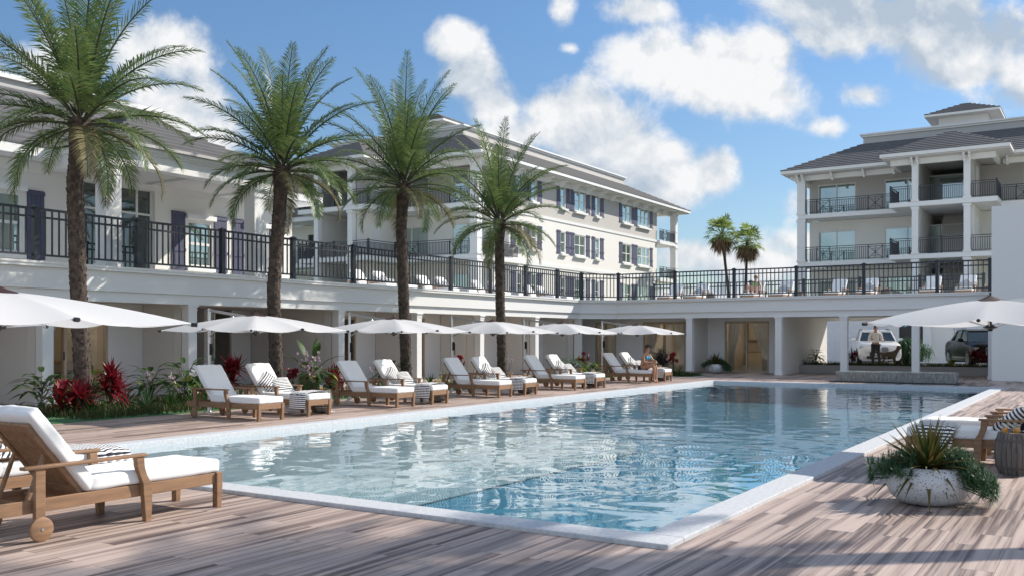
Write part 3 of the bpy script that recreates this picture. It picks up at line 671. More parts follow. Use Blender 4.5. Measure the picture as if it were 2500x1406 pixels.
# ============================================================ two matching apartment blocks
FL = (3.3, 6.45, 9.6); TOP = 12.15
M_low = M_stucco; M_up = mat('taupe_stucco', (.545, .52, .49), .85, bump=.2, bscale=120, var=.08, vscale=.6)
def apartment(label, X0, Y0, sx, side):
    A = thing('apartment_building', label, 'building', group=None)
    def bx(mb, u0, v0, z0, u1, v1, z1): mb.box(X0 + sx * u0, Y0 + v0, z0, X0 + sx * u1, Y0 + v1, z1)
    P = lambda u, v, z: (X0 + sx * u, Y0 + v, z)
    LU, LV = 18.4, 30.9
    sl = [(.85, 3.35), (5.15, 8.0), (10.65, 12.0), (13.2, 15.9)]
    for i, z in enumerate(FL):
        zt = (FL + (TOP + .3,))[i + 1] - .3
        zb = z if i else -.1
        m = M_up if i == 2 else M_low; w = MB()
        segs = [(.3, sl[0][0]), (sl[0][1], sl[1][0]), (10.9, sl[3][0]), (sl[3][1], 18.1)]
        zo = z + 2.2
        for a, c in segs: bx(w, a, 2, zb, c, 2.2, zt)
        for a, c in (sl[0], sl[1], sl[3]): bx(w, a, 2, zo, min(c, 7.6) if c == 8.0 else c, 2.2, zt)
        bx(w, .3, 2.201, zb, .5, 27.1, zt) if not side else None
        bx(w, 17.9, 2.201, zb, 18.1, 27.1, zt); bx(w, .501, 26.9, zb, 17.899, 27.1, zt)
        for u0, u1 in ((7.6, 7.9), (10.6, 10.9)): bx(w, u0, -2.1, zb, u1, 6, zt)
        bx(w, 7.901, 6, zb, 10.599, 6.2, zt); w.build('wall', m, A)
        for u0, u1 in (sl[0], sl[1], sl[3]):
            f = MB(); um = (u0 + u1) / 2; uu = min(u1, 7.6)
            for a in (u0, um - .05, u1 - .08):
                if a < 7.5 or u0 > 8: bx(f, a, 2.02, z + .02, a + .08, 2.12, zo - .001)
            bx(f, u0 + .081, 2.03, zo - .1, uu - .081, 2.11, zo - .002)
            fr = f.build('sliding_door', M_wframe, A); p = MB(); bx(p, u0 + .05, 2.06, z + .02, uu - .02, 2.08, zo - .09); p.build('pane', M_pane, fr)
        for u in (7.595, 10.905):
            d = MB(); s_ = -1 if u < 9 else 1
            bx(d, u, -.9, z + .02, u + s_ * .04, .1, z + 2.1); d.build('door', M_white, A)
        if i:
            s = MB(); bx(s, .02, .02, z - .28, 6.3, 2.0, z); bx(s, 6.301, -2.58, z - .28, 12.2, 2.0, z); bx(s, 12.201, .02, z - .28, 18.38, 2, z); bx(s, 7.9, 2.001, z - .28, 10.6, 3.2, z)
            bx(s, .02, 2.001, z - .28, .299, 5.2 if side else 2.6, z); s.build('balcony_slab', M_white, A); s = MB(); bx(s, .02, 27.101, z - .28, 18.38, 30.88, z); s.build('balcony_slab', M_white, A)
        # columns
        for u, v, q in ((0, 0, .52), (7.58, -2.6, .36), (10.42, -2.6, .36), (17.9, 0, .5), (0, 30.4, .5)):
            c = MB(); za = z if i else 0; zz = zt
            bx(c, u, v, za, u + q, v + q, zz); bx(c, u - .04, v - .04, za + .001, u + q + .04, v + q + .04, za + .12) if i else None
            bx(c, u - .03, v - .03, z + .98, u + q + .03, v + q + .03, z + 1.03); bx(c, u - .05, v - .05, zz - .16, u + q + .05, v + q + .05, zz - .02)
            c.build('column', M_white, A)
        # balcony railings
        if i:
            def rail(u0, v0, u1, v1, xs=(), dense=.115):
                r = MB(); a, c = Vector(P(u0, v0, 0)), Vector(P(u1, v1, 0)); d = c - a; L = d.length; d.normalize(); up = Vector((0, 0, 1))
                r.beam(a + up * (z + .96), c + up * (z + .96), .05, .04); r.beam(a + up * (z + .84), c + up * (z + .84), .03, .03); r.beam(a + up * (z + .1), c + up * (z + .1), .03, .03)
                n = int(L / dense)
                for k in range(n + 1):
                    t = L * k / n
                    if any(x0 < t < x1 for x0, x1 in xs): continue
                    r.beam(a + d * t + up * (z + .1), a + d * t + up * (z + .84), .03, .03, up=d)
                for x0, x1 in xs:
                    q0, q1 = a + d * x0, a + d * x1
                    for qa, qb in ((q0, q1), (q1, q0)): r.beam(qa + up * (z + .1), qb + up * (z + .84), .03, .03)
                    for t in (.25, .4, .55, .7): 
                        w = abs(t - .47) * .9 + .05; mm = (q0 + q1) / 2; r.beam(mm - d * (x1 - x0) * w + up * (z + t), mm + d * (x1 - x0) * w + up * (z + t), .025, .025)
                    r.beam((q0 + q1) / 2 + up * (z + .1), (q0 + q1) / 2 + up * (z + .84), .025, .025, up=d)
                    for q in (q0, q1): r.beam(q + up * (z + .02), q + up * (z + .98), .045, .045, up=d)
                r.build('balcony_railing', M_balcony, A)
            rail(.53, .1, 6.3, .1, ((.75, 1.55), (4.0, 4.85))); rail(6.36, .08, 6.36, -2.48); rail(6.36, -2.48, 7.56, -2.48); rail(7.95, -2.45, 10.41, -2.45, (), .1)
            rail(10.8, -2.48, 12.14, -2.48); rail(12.14, -2.48, 12.14, .08); rail(12.2, .1, 17.88, .1, ((.75, 1.55), (4.0, 4.85)))
            rail(.1, .55, .1, 4.7 if side else 1.9, ((.9, 1.7),) if side else ()); rail(.1, 27.2, .1, 30.38, ((.8, 1.5),))
            for u, v in ((6.36, -2.48), (12.14, -2.48), (9.2, -2.45), (6.34, .08)):
                q = MB(); bx(q, u - .05, v - .05, z, u + .05, v + .05, z + 1.04); q.build('railing_post', M_balcony, A)
            st = MB()
            for k in range(10): bx(st, 8.6, .3 + k * .28, z - 3.15 + k * .3, 10.5, .62 + k * .28, z - 3.15 + k * .3 + .3)
            st.build('staircase', M_greywall, A)
    # side wall with windows and shutters (wing facing the terrace)
    if side:
        W1 = []      # v0, v1 of windows, number of lights
        K = lambda y: y * .9728 - 46.52
        W1 = [(4.95, 5.6, 1), (K(54.72), K(55.40), 1), (K(58.76), K(59.44), 1), (K(60.86), K(62.5), 2), (K(64.12), K(64.75), 1), (K(68.86), K(70.45), 2), (K(71.75), K(74.05), 3)]
        SHT = [(4.2, 4.75), (5.8, 6.35), (K(54.18), K(54.66)), (K(55.55), K(56.1)), (K(58.2), K(58.7)), (K(59.58), K(60.1)), (K(60.24), K(60.78)), (K(62.65), K(63.2)), (K(63.54), K(64.05)), (K(64.95), K(65.5)), (K(68.27), K(68.8)), (K(70.6), K(71.65)), (K(74.2), K(74.72))]
        for i, z in enumerate(FL):
            zt = (FL + (TOP + .3,))[i + 1] - (.0 if i < 2 else .3); zb = z if i else -.1
            w = MB(); z0, z1 = z + .86, z + 2.34; v = 5.2
            vs = sorted([5.2 - 1.2] + [x for a in W1 for x in a[:2] if x > 4] + [27.1])
            hol = [(a, c) for a, c, _ in W1]
            for a, c in zip(vs, vs[1:]):
                if any(h[0] - 1e-6 <= a and c <= h[1] + 1e-6 for h in hol): bx(w, .3, a, zb, .5, c, z0); bx(w, .3, a, z1, .5, c, zt)
                else: bx(w, .3, a, zb, .5, c, zt)
            bx(w, .5, 2.2, zb, .52, 4.0, zt); w.build('wall', M_up if i == 2 else M_low, A)
            for a, c, n in W1:
                f = MB(); t = .07; bx(f, .33, a, z0, .42, a + t, z1); bx(f, .33, c - t, z0, .42, c, z1); bx(f, .33, a + t, z0, .42, c - t, z0 + t); bx(f, .33, a + t, z1 - t, .42, c - t, z1)
                zm = (z0 + z1) / 2; bx(f, .34, a + t, zm - .03, .41, c - t, zm + .03)
                for k in range(1, n): q = a + (c - a) * k / n; bx(f, .335, q - .045, z0 + t, .415, q + .045, zm - .031); bx(f, .335, q - .045, zm + .031, .415, q + .045, z1 - t)
                fr = f.build('window', M_wframe, A); p = MB(); bx(p, .37, a + .02, z0 + .02, .38, c - .02, z1 - .02); p.build('pane', M_pane, fr)
                s = MB(); bx(s, .08, a - .12, z0 - .2, .299, c + .12, z0 - .06); s.build('window_sill', M_white, A)
            for a, c in SHT:
                s = MB(); n = 2 if c - a < .8 else 4
                for k in range(n): q = (c - a) / n; bx(s, .262, a + q * k + .008, z0 - .05, .29, a + q * (k + 1) - .008, z1 + .08)
                bx(s, .29, a, z0 - .05, .298, c, z1 + .08)
                for t in (0., .3, .92): zz = z0 - .05 + 1.6 * t; bx(s, .235, a - .02, zz, .2615, c + .02, zz + .1)
                s.build('shutter', M_shutter, A)
        m = MB(); bx(m, .24, 4.0, 9.42, .299, 27.1, 9.6); bx(m, .24, 4.0, 6.2, .299, 27.1, 6.42); m.build('band_course', M_white, A)
    # eaves, soffit, beams and brackets
    e = MB(); O = .85
    def ring(mb, o, w, z0, z1):
        u0, v0, u1, v1 = -o, -o, LU + o, LV + o
        bx(mb, u0, v0, z0, 5.9, v0 + w, z1); bx(mb, 12.9, v0, z0, u1, v0 + w, z1); bx(mb, u0, v1 - w, z0, u1, v1, z1); bx(mb, u0, v0 + w, z0, u0 + w, v1 - w, z1); bx(mb, u1 - w, v0 + w, z0, u1, v1 - w, z1)
        bx(mb, 5.9, -3.4, z0, 12.9, -3.4 + w, z1); bx(mb, 5.9, -3.4 + w, z0, 5.9 + w, v0 + w, z1); bx(mb, 12.9 - w, -3.4 + w, z0, 12.9, v0 + w, z1)
    ring(e, O, .1, 12.27, 12.47); e.build('eaves_fascia', M_white, A)
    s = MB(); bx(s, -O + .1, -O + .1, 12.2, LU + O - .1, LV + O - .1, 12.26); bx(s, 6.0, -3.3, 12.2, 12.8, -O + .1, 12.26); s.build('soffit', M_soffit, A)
    q = MB(); bx(q, .1, .08, 11.86, 6.25, .34, 12.19); bx(q, 12.25, .08, 11.86, 18.3, .34, 12.19); bx(q, 6.35, -2.5, 11.86, 12.1, -2.25, 12.19); bx(q, .08, .4, 11.86, .3, 30.5, 12.19)
    bx(q, 6.35, -2.24, 11.86, 6.55, .3, 12.19); bx(q, 11.9, -2.24, 11.86, 12.1, .3, 12.19); q.build('eaves_beam', M_white, A)
    def bracket(u, v, du, dv):
        k = MB()
        for a, c, z0, z1 in ((.0, .62, 12.06, 12.195), (.0, .42, 11.92, 12.06), (.0, .22, 11.74, 11.92)):
            bx(k, u - (.06 if not du else 0) + (0), v - (.06 if not dv else 0), z0, u + (.06 if not du else du * c), v + (.06 if not dv else dv * c), z1)
        k.build('bracket', M_white, A)
    for u in (.1, .42, 2.3, 4.3, 6.1, 12.5, 14.4, 16.4, 18.2): bracket(u, .079, 0, -1)
    for u in (7.62, 7.92, 10.46, 10.76): bracket(u, -2.501, 0, -1)
    for v in [.2] + [2.4 + 1.95 * k for k in range(15)]: bracket(.079, v, -1, 0)
    # roof
    xs = sorted((X0 + sx * -O, X0 + sx * (LU + O))); r = MB(); hiproof(r, xs[0] - .03, Y0 - O - .03, xs[1] + .03, Y0 + LV + O, 12.475, 4.4, .48, .36)
    xb = sorted((X0 + sx * 5.87, X0 + sx * 12.93)); r.build('roof', M_tile, A)
    r = MB(); hiproof(r, xb[0], Y0 - 3.43, xb[1], Y0 + 6.5, 12.475, 3.5, .48, .36); r.build('bay_roof', M_tile, A)
    c = MB(); x0_, x1_ = xs[0] + 4.35, xs[1] - 4.35; frame_rect(c, x0_, Y0 + 3.5, x1_, Y0 + LV - 3.5, x0_ + .3, Y0 + 3.8, x1_ - .3, Y0 + LV - 3.8, 14.2, 15.0); c.build('parapet', M_parapet if not side else M_greywall, A)
    c = MB(); frame_rect(c, x0_ - .1, Y0 + 3.4, x1_ + .1, Y0 + LV - 3.4, x0_ + .4, Y0 + 3.9, x1_ - .4, Y0 + LV - 3.9, 15.001, 15.12); frame_rect(c, x0_ - .2, Y0 + 3.3, x1_ + .2, Y0 + LV - 3.3, x0_ + .4, Y0 + 3.9, x1_ - .4, Y0 + LV - 3.9, 15.121, 15.22); c.build('parapet_cap', M_white, A)
    c = MB(); bx(c, 7.75, 6.8, 14.0, 10.75, 9.8, 16.42); t = c.build('roof_turret', M_white, A)
    c = MB(); xc = sorted((X0 + sx * 6.95, X0 + sx * 11.55)); c.box(xc[0], Y0 + 6.0, 16.43, xc[1], Y0 + 10.6, 16.58); c.build('turret_eaves', M_white, t)
    c = MB(); hiproof(c, xc[0] - .02, Y0 + 5.98, xc[1] + .02, Y0 + 10.62, 16.585, 2.28, .44, .33); c.build('turret_roof', M_tile, t)
    return A
apartment('three-storey apartment block behind the palms, its sunlit side wall lined with violet-shuttered windows', -31.95, 46.52, -1, True)
apartment('three-storey apartment block at the far right with shaded balconies and a rooftop turret', -17.72, 63.5, 1, False)

# ============================================================ garages across the drive
gar = thing('garage_building', 'white garage block with a panelled garage door behind the parked cars', 'building')
b = MB(); b.box(-20, 51.3, .2, -13.3, 51.6, 3.0); b.box(-13.3, 51.3, 2.6, -9.75, 51.6, 3.0); b.box(-9.75, 51.3, .2, -9.15, 51.6, 3.0); b.box(-9.15, 51.3, 2.35, -8.0, 51.6, 3.0)
b.box(-8.0, 51.3, .2, -6.6, 51.6, 3.0); b.box(-6.6, 51.3, 2.3, -5.2, 51.6, 3.0); b.box(-5.2, 51.3, .2, 6, 51.6, 3.0); b.box(-20, 51.6, 2.9, 6, 58, 3.0); b.build('wall', M_stucco, gar)
b = MB(); b.box(-7.98, 51.1, .2, -7.6, 51.299, 2.9); b.build('pilaster', M_white, gar)
def paneldoor(name, x0, x1, z0, z1, nx, nz, m):
    d = MB(); y = 51.4; d.box(x0 + .01, y, z0, x1 - .01, y + .05, z1 - .01); w, h = (x1 - x0) / nx, (z1 - z0) / nz
    for i in range(nx):
        for k in range(nz):
            a, c = x0 + i * w, z0 + k * h
            frame_panel(d, a + .05, c + .05, a + w - .05, c + h - .05, y)
    for k in range(1, nz): d.box(x0 + .02, y - .004, z0 + k * h - .012, x1 - .02, y + .001, z0 + k * h + .012)
    return d.build(name, m, gar)
def frame_panel(d, x0, z0, x1, z1, y):
    t = .045
    for a, b_, c, e in ((x0, z0, x1, z0 + t), (x0, z1 - t, x1, z1), (x0, z0 + t, x0 + t, z1 - t), (x1 - t, z0 + t, x1, z1 - t)): d.box(a, y - .03, b_, c, y, e)
M_gd = mat('garage_door_paint', (.72, .735, .76), .5)
paneldoor('garage_door', -13.3, -9.75, .21, 2.6, 4, 5, M_gd); paneldoor('entrance_door', -6.6, -5.2, .31, 2.3, 2, 3, M_gd)
b = MB(); b.box(-9.14, 51.42, .21, -8.01, 51.47, 2.34); b.build('dark_door', mat('dark_door_paint', (.04, .038, .035), .5), gar)
# ============================================================ date palms
def barkmat():
    m = mat('palm_bark', (.165, .12, .09), .95, var=.9, vscale=9, vcol=(.055, .04, .032), bump=.9, bscale=28, bdist=.02, rnd=.5); return m
M_bark = barkmat()
M_frond = leafmat('palm_frond_green', (.06, .132, .048), (.19, .245, .08), .40, .32, .5)
M_frond2 = leafmat('palm_frond_old', (.17, .17, .09), (.26, .22, .11), .55, .3, .3)
M_stem = mat('palm_stem', (.055, .06, .025), .6)
def frond(mb, st, p0, az, el, L, rg, droop, width=.42, nl=58, twist=0.):
    """one pinnate frond: a curved rachis with leaflets on both sides"""
    pts = []; p = Vector(p0); a = el; n = 14
    for i in range(n + 1):
        pts.append(p.copy()); a -= droop / n * (.35 + 1.5 * i / n); p = p + Vector((math.cos(az) * math.cos(a), math.sin(az) * math.cos(a), math.sin(a))) * (L / n)
    st.tube(pts, [.024 * (1 - .85 * i / n) + .003 for i in range(n + 1)], 4, caps=False)
    sidev = Vector((-math.sin(az), math.cos(az), 0))
    for k in range(nl):
        t = .14 + .86 * (k + rg.random() * .5) / nl; f = t * n; i = min(n - 1, int(f)); q = pts[i].lerp(pts[i + 1], f - i); d = (pts[i + 1] - pts[i]).normalized()
        up = sidev.cross(d) * -1
        if up.z < 0 and abs(d.z) < .95: up = -up
        ll = width * (math.sin(math.pi * (.16 + .80 * t)) ** .7) * rg.uniform(.85, 1.1)
        fw = .55 + 1.0 * t ** 1.5
        for sg in (-1, 1):
            dv = (sidev * sg + d * fw + up * rg.uniform(.05, .42)).normalized(); nrm = dv.cross(d).normalized(); w = d * (.0215 * (1 - .35 * t)); b = len(mb.v)
            m1 = q + dv * ll * .5; tip = q + dv * ll + Vector((0, 0, -1)) * ll * rg.uniform(.08, .32); 
            mb.v += [tuple(q - w * .5), tuple(q + w * .5), tuple(m1 + w), tuple(m1 - w), tuple(tip)]; mb.f += [(b, b + 1, b + 2, b + 3), (b + 3, b + 2, b + 4)]
def palm(label, path, rb, rt, L, seed, nf=50, lean=(0, 0)):
    rg = random.Random(seed); k_ = .965; path = [(a * k_, b * k_, 0 if c == 0 else 1.45 + (c - 1.45) * k_) for a, b, c in path]; L *= k_; x, y = path[0][:2]; t = thing('date_palm', label, 'palm tree', (x, y, 0), 0, 'date palms in the bed behind the loungers')
    loc = [Vector((a - x, b - y, c)) for a, b, c in path]; H = loc[-1].z
    def at(z):
        for i in range(len(loc) - 1):
            if z <= loc[i + 1].z or i == len(loc) - 2:
                f = (z - loc[i].z) / (loc[i + 1].z - loc[i].z); f = f * f * (3 - 2 * f) if False else f; return loc[i].lerp(loc[i + 1], f)
    tr = MB(); N = 40; rad = []
    for k in range(N + 1):
        u = k / N; r = rb + (rt - rb) * min(1, u * 1.3); r *= 1 + .28 * math.exp(-((u - .96) / .06) ** 2) + .22 * math.exp(-(u / .04) ** 2); rad.append(r)
    tr.tube([at(H * k / N) for k in range(N + 1)], rad, 14)
    ga = 2.39996
    nb = int(H / .0165)
    for k in range(nb):
        z = H * (k + .5) / nb; u = z / H; r = rad[min(N, int(u * N))]; a = k * ga + rg.uniform(-.15, .15); c = at(z); big = 1.0 if u < .9 else 1.0 + (u - .9) * 9
        o = Vector((math.cos(a), math.sin(a), 0)); s = Vector((-o.y, o.x, 0)); w = .038 * big * rg.uniform(.8, 1.3); h = .085 * big; out_ = .018 * big * rg.uniform(.6, 1.7)
        p = c + o * (r - .008); tr.add([p - s * w - Vector((0, 0, h)), p + s * w - Vector((0, 0, h)), p + s * w * .7 + o * out_ + Vector((0, 0, h * .25)), p - s * w * .7 + o * out_ + Vector((0, 0, h * .25)), p - s * w * .6 + Vector((0, 0, h * .3)), p + s * w * .6 + Vector((0, 0, h * .3))],
               [(0, 1, 2, 3), (3, 2, 5, 4), (0, 3, 4), (1, 5, 2)])
    top = loc[-1]
    tr.build('trunk', M_bark, t, smooth=True, ang=25)
    cr, old, st = MB(), MB(), MB()
    for k in range(nf):
        u = k / (nf - 1); az = k * ga + rg.uniform(-.25, .25)
        el = R(-22 + 107 * (u ** .85)) + rg.uniform(-.1, .1); ll = L * (.66 + .60 * u) * rg.uniform(.88, 1.08); dr = R(78 - 52 * u) * rg.uniform(.8, 1.2)
        p0 = top + Vector((math.cos(az), math.sin(az), 0)) * (rt * (1.15 - .8 * u)) + Vector((0, 0, -.22 + .42 * u))
        frond(old if u < .14 and k % 2 else cr, st, p0, az, el, ll, rg, dr, .52 if u > .2 else .42, 58)
    cr.build('crown', M_frond, t); old.build('old_fronds', M_frond2, t); st.build('frond_stems', M_stem, t)
    return t
palm('tallest-looking date palm at the far left, nearest the camera, beside the red-leaved plants', [(-17.42, 11.45, 0), (-17.55, 11.4, 2.2), (-17.6, 11.35, 4.6), (-17.5, 11.42, 5.85)], .155, .15, 2.85, 11, 46)
palm('second date palm from the left, rising behind the nearest pair of loungers', [(-17.2, 16.45, 0), (-17.25, 16.35, 2.6), (-17.22, 16.5, 4.4), (-17.15, 16.55, 5.65)], .150, .15, 2.55, 24, 44)
palm('third date palm from the left, rising behind the second pair of loungers', [(-17.2, 21.45, 0), (-17.2, 21.3, 2.8), (-17.2, 21.2, 4.6), (-17.15, 21.25, 5.9)], .150, .145, 2.75, 37, 44)
palm('rightmost date palm by the cabanas, the smallest-looking of the four', [(-17.2, 26.55, 0), (-17.2, 26.4, 2.6), (-17.2, 26.35, 4.2), (-17.2, 26.35, 5.35)], .150, .145, 2.62, 52, 40)

palm('leaning date palm beside the right of the deck, casting its shadow across the foreground', [(1.63, 9.4, 0), (1.76, 11.0, 3.1), (2.18, 13.68, 7.72)], .145, .14, 2.7, 71, 40)

# far fan palms with dry skirts
M_fan = leafmat('fan_palm_green', (.20, .31, .09), (.34, .40, .13), .5, .45); M_dry = leafmat('dry_fan_skirt', (.34, .24, .15), (.17, .12, .08), .9, .15, .1)
def fanpalm(label, x, y, zc, lean, seed):
    rg = random.Random(seed); t = thing('fan_palm', label, 'palm tree', (x, y, 0), 0, 'fan palms far beyond the terrace')
    tr = MB(); tr.tube([(lean[0], lean[1], 0), (lean[0] * .4, lean[1] * .4, zc * .5), (0, 0, zc)], [.20, .13, .11], 8); tr.build('trunk', M_bark, t, smooth=True)
    g, d = MB(), MB()
    for k in range(52):
        u = k / 51; az = k * 2.39996; dry = u < .33; el = R(-80 + 48 * (u / .33)) if dry else R(-28 + 106 * ((u - .33) / .67)); el += rg.uniform(-.15, .15)
        dirv_ = Vector((math.cos(az) * math.cos(el), math.sin(az) * math.cos(el), math.sin(el))); m = d if dry else g; pet = rg.uniform(.6, 1.15) * (.8 if dry else 1)
        p = Vector((0, 0, zc)); q = p + dirv_ * pet; m.tube([p, q], [.022, .015], 3, caps=False); side = dirv_.cross(Vector((0, 0, 1))).normalized(); n2 = side.cross(dirv_)
        for j in range(15):
            a = (j - 7) / 7 * R(72); dv = dirv_ * math.cos(a) + side * math.sin(a) + n2 * rg.uniform(-.15, .15); L = rg.uniform(.68, .95) * (1.15 if dry else 1); m1 = q + dv * L * .55; w = dirv_.cross(dv).normalized() if False else side.cross(dv); w = (side * math.cos(a) - dirv_ * math.sin(a)) * .055
            tip = q + dv * L + Vector((0, 0, -.22 if not dry else -.45)) * rg.uniform(.5, 1.4); b = len(m.v); m.v += [tuple(q), tuple(m1 - w), tuple(m1 + w), tuple(tip)]; m.f += [(b, b + 1, b + 2), (b + 1, b + 3, b + 2)]
    g.build('crown', M_fan, t); d.build('dry_skirt', M_dry, t)
fanpalm('taller, left one of two distant fan palms between the apartment blocks', -27.8, 77.0, 10.2, (1.3, .5), 5)
fanpalm('shorter, right one of two distant fan palms between the apartment blocks', -26.6, 80.0, 9.7, (-.5, 0), 9)
# ============================================================ sun loungers
M_teak = woodmat('weathered_teak', (.34, .19, .10), (.20, .115, .065), (3, 26, 26), .62)
M_cush = mat('white_canvas_cushion', (.80, .80, .79), .9, sheen=.15, bump=.35, bscale=260, bdist=.001)
M_pillow = stripemat('striped_pillow_cloth', 10); M_towel = stripemat('striped_towel_cloth', 42, axis=1); M_pipe = mat('cream_pillow_back', (.70, .69, .66), .9)
def make_lounger():
    """foot end at x=0 pointing to +x, head towards -x"""
    t = thing('sun_lounger', 'x', 'sun lounger')
    HW = .30
    f = MB()
    for s in (-1, 1): f.box(-1.93, s * (HW - .052), .20, -.062, s * (HW - .024), .295)
    f.box(-.045, -HW + .061, .20, -.012, HW - .061, .295); f.box(-1.45, -HW + .053, .215, -1.41, HW - .053, .275); f.box(-.74, -HW + .053, .215, -.70, HW - .053, .275); f.box(-1.935, -HW + .053, .20, -1.90, HW - .053, .29)
    for k in range(12): x = -1.24 + k * .102; f.box(x, -HW + .053, .278, x + .07, HW - .053, .294)
    f.build('frame', M_teak, t, bevel=.004)
    for s in (-1, 1):
        g = MB(); y0, y1 = (HW - .06, HW) if s > 0 else (-HW, -HW + .06)
        g.prism([(-.06, .297), (-.06, .0), (-.012, 0), (.0, .20), (.0, .297)][::-1] if True else [], y0, y1, 'y'); g.build('leg', M_teak, t, bevel=.004, fix=True)
        g = MB(); yy0, yy1 = (HW - .022, HW + .028) if s > 0 else (-HW - .028, -HW + .022)
        prof_f = [(-.735, 0), (-.725, .22), (-.732, .30), (-.775, .37), (-.795, .44), (-.80, .515)]; prof_b = [(-.785, 0), (-.805, .22), (-.81, .30), (-.845, .39), (-.865, .45), (-.87, .515)]
        g.prism(prof_f + prof_b[::-1], yy0, yy1, 'y'); g.build('leg', M_teak, t, bevel=.004, fix=True)
        g = MB(); g.box(-1.69, yy0 + .004, .085, -1.615, yy1 - .004, .515); g.build('wheel_post', M_teak, t, bevel=.004)
        g = MB(); g.box(-1.78, s * (HW - .03) - .0, .516, -.775, s * (HW + .038), .540); g.build('armrest', M_teak, t, bevel=.006)
        w = MB(); c = Vector((-1.652, s * (HW + .031), .088)); n = 28
        w.lathe([(.001, -.016), (.074, -.016), (.087, -.010), (.088, .010), (.074, .016), (.001, .016)], n, (0, 0, 0)); w.v = [(c.x + p[0], c.y + p[2], c.z + p[1]) for p in w.v]
        wo = w.build('wheel', M_teak, t, smooth=True, fix=True); h = MB(); h.cyl((c.x, c.y - .02, c.z), (c.x, c.y + .02, c.z), .011, 10); h.build('axle_cap', M_chrome, wo)
    # reclined back: slatted panel and its cushion
    piv, top = Vector((-1.27, 0, .305)), Vector((-1.69, 0, .84)); d = (top - piv); L = d.length; d.normalize(); nr = Vector((-d.z, 0, d.x)) * -1
    b = MB(); Y = Vector((0, 1, 0)); bk = Matrix((( d.x, 0, nr.x, piv.x), (0, 1, 0, 0), (d.z, 0, nr.z, piv.z), (0, 0, 0, 1)))
    b.box(0, -HW + .06, -.035, L, -HW + .105, 0, bk); b.box(0, HW - .105, -.035, L, HW - .06, 0, bk); b.box(0, -HW + .106, -.03, .07, HW - .106, -.004, bk); b.box(L - .07, -HW + .106, -.03, L, HW - .106, -.004, bk)
    for k in range(9): y = -HW + .112 + k * .0423; b.box(.071, y, -.022, L - .071, y + .036, -.006, bk)
    b.build('backrest', M_teak, t, bevel=.002)
    s = MB()
    for sg in (-1, 1): s.beam(piv + d * .40 + Y * sg * (HW - .115) - nr * .04, Vector((-1.68, sg * (HW - .115), .245)), .03, .022)
    s.beam(Vector((-1.68, -HW + .10, .245)), Vector((-1.68, HW - .10, .245)), .024, .024); s.build('back_brace', M_teak, t)
    c = MB(); c.rbox((-.625, 0, .355), (1.23, .575, .115), .032, 14, .008, .007, 1.3); c.build('seat_cushion', M_cush, t, smooth='weld', ang=180)
    c = MB(); c.rbox((L / 2 + .02, 0, .06), (L + .10, .575, .108), .032, 14, .010, .008, 4.1, M=bk); c.build('back_cushion', M_cush, t, smooth='weld', ang=180)
    return t
proto = make_lounger()
used_p = [0]
def lounger(x, y, rz, label, group, z=0):
    if not used_p[0]:
        used_p[0] = 1; o = proto; o.location = (x, y, z); o.rotation_euler = (0, 0, rz); o['label'] = label; o['group'] = group; return o
    return dup(proto, (x, y, z), rz, label, group)
def pillow_mesh():
    b = MB(); S_ = .46
    def fn(sg):
        def g(u, v):
            a, c = 2 * u - 1, 2 * v - 1; k = max(0, (1 - a ** 4) * (1 - c ** 4)) ** .6; pin = 1 - .07 * (1 - a * a) - .0; pin2 = 1 - .07 * (1 - c * c)
            w = .012 * noise.noise(Vector((a * 2.2, c * 2.2, sg)))
            return Vector((a * S_ / 2 * pin2, c * S_ / 2 * pin, sg * (.085 * k) + w * k))
        return g
    b.grid(fn(1), 16, 16, uv=True); n = len(b.f); b.grid(fn(-1), 16, 16, uv=True); b.f[n:] = [q[::-1] for q in b.f[n:]]
    return b
PM = None
def pillow(P, Mt, label, z=0):
    global PM
    if PM is None: o = pillow_mesh().build('striped_pillow', M_pillow, smooth=True, ang=180); PM = o.data
    else: o = bpy.data.objects.new('striped_pillow', PM); COL.objects.link(o)
    o.matrix_world = P @ Mt; tag(o, label, 'pillow', 'black and white striped pillows on the loungers'); return o
TM = None
def towel_mesh():
    """towel draped across the seat (x along lounger), hanging over both sides and trailing on the deck on one"""
    b = MB(); prof = []
    #  (y, z) path across the lounger, from trailing end on +y side to hanging end on -y side
    path = [(.62, .012), (.50, .018), (.43, .03), (.375, .10), (.345, .22), (.335, .36), (.31, .425), (.24, .44), (.0, .445), (-.24, .438), (-.315, .42), (-.335, .35), (-.345, .24), (-.35, .13)]
    acc = [0]
    for p, q in zip(path, path[1:]): acc.append(acc[-1] + math.dist(p, q))
    def at(t):
        s = t * acc[-1]
        for i in range(len(path) - 1):
            if s <= acc[i + 1] + 1e-9:
                f = (s - acc[i]) / (acc[i + 1] - acc[i]); return [path[i][k] + (path[i + 1][k] - path[i][k]) * f for k in (0, 1)]
        return path[-1]
    def fn(u, v):
        y, z = at(v); w = .36 * (1 - .35 * math.sin(math.pi * min(1, v * 1.0)) * .5); wid = .40 - .12 * max(0, .35 - v) / .35
        hang = abs(y) > .32; x = -.36 + (u - .5) * wid + .10 * v + .03 * math.sin(v * 9)
        amp = .010 if not hang else .026; wv = math.sin(u * 15 + 2.2 * noise.noise(Vector((v * 3, 1, 0)))) * amp * (.25 + .75 * (1 - abs(2 * u - 1)) ** .4)
        nz = .012 * noise.noise(Vector((u * 5, v * 7, 2)))
        return Vector((x, y + (math.copysign(abs(wv), y) if hang and z > .05 else 0), z + (abs(wv) + nz if not hang or z < .05 else 0)))
    b.grid(fn, 36, 60, uv=True); return b
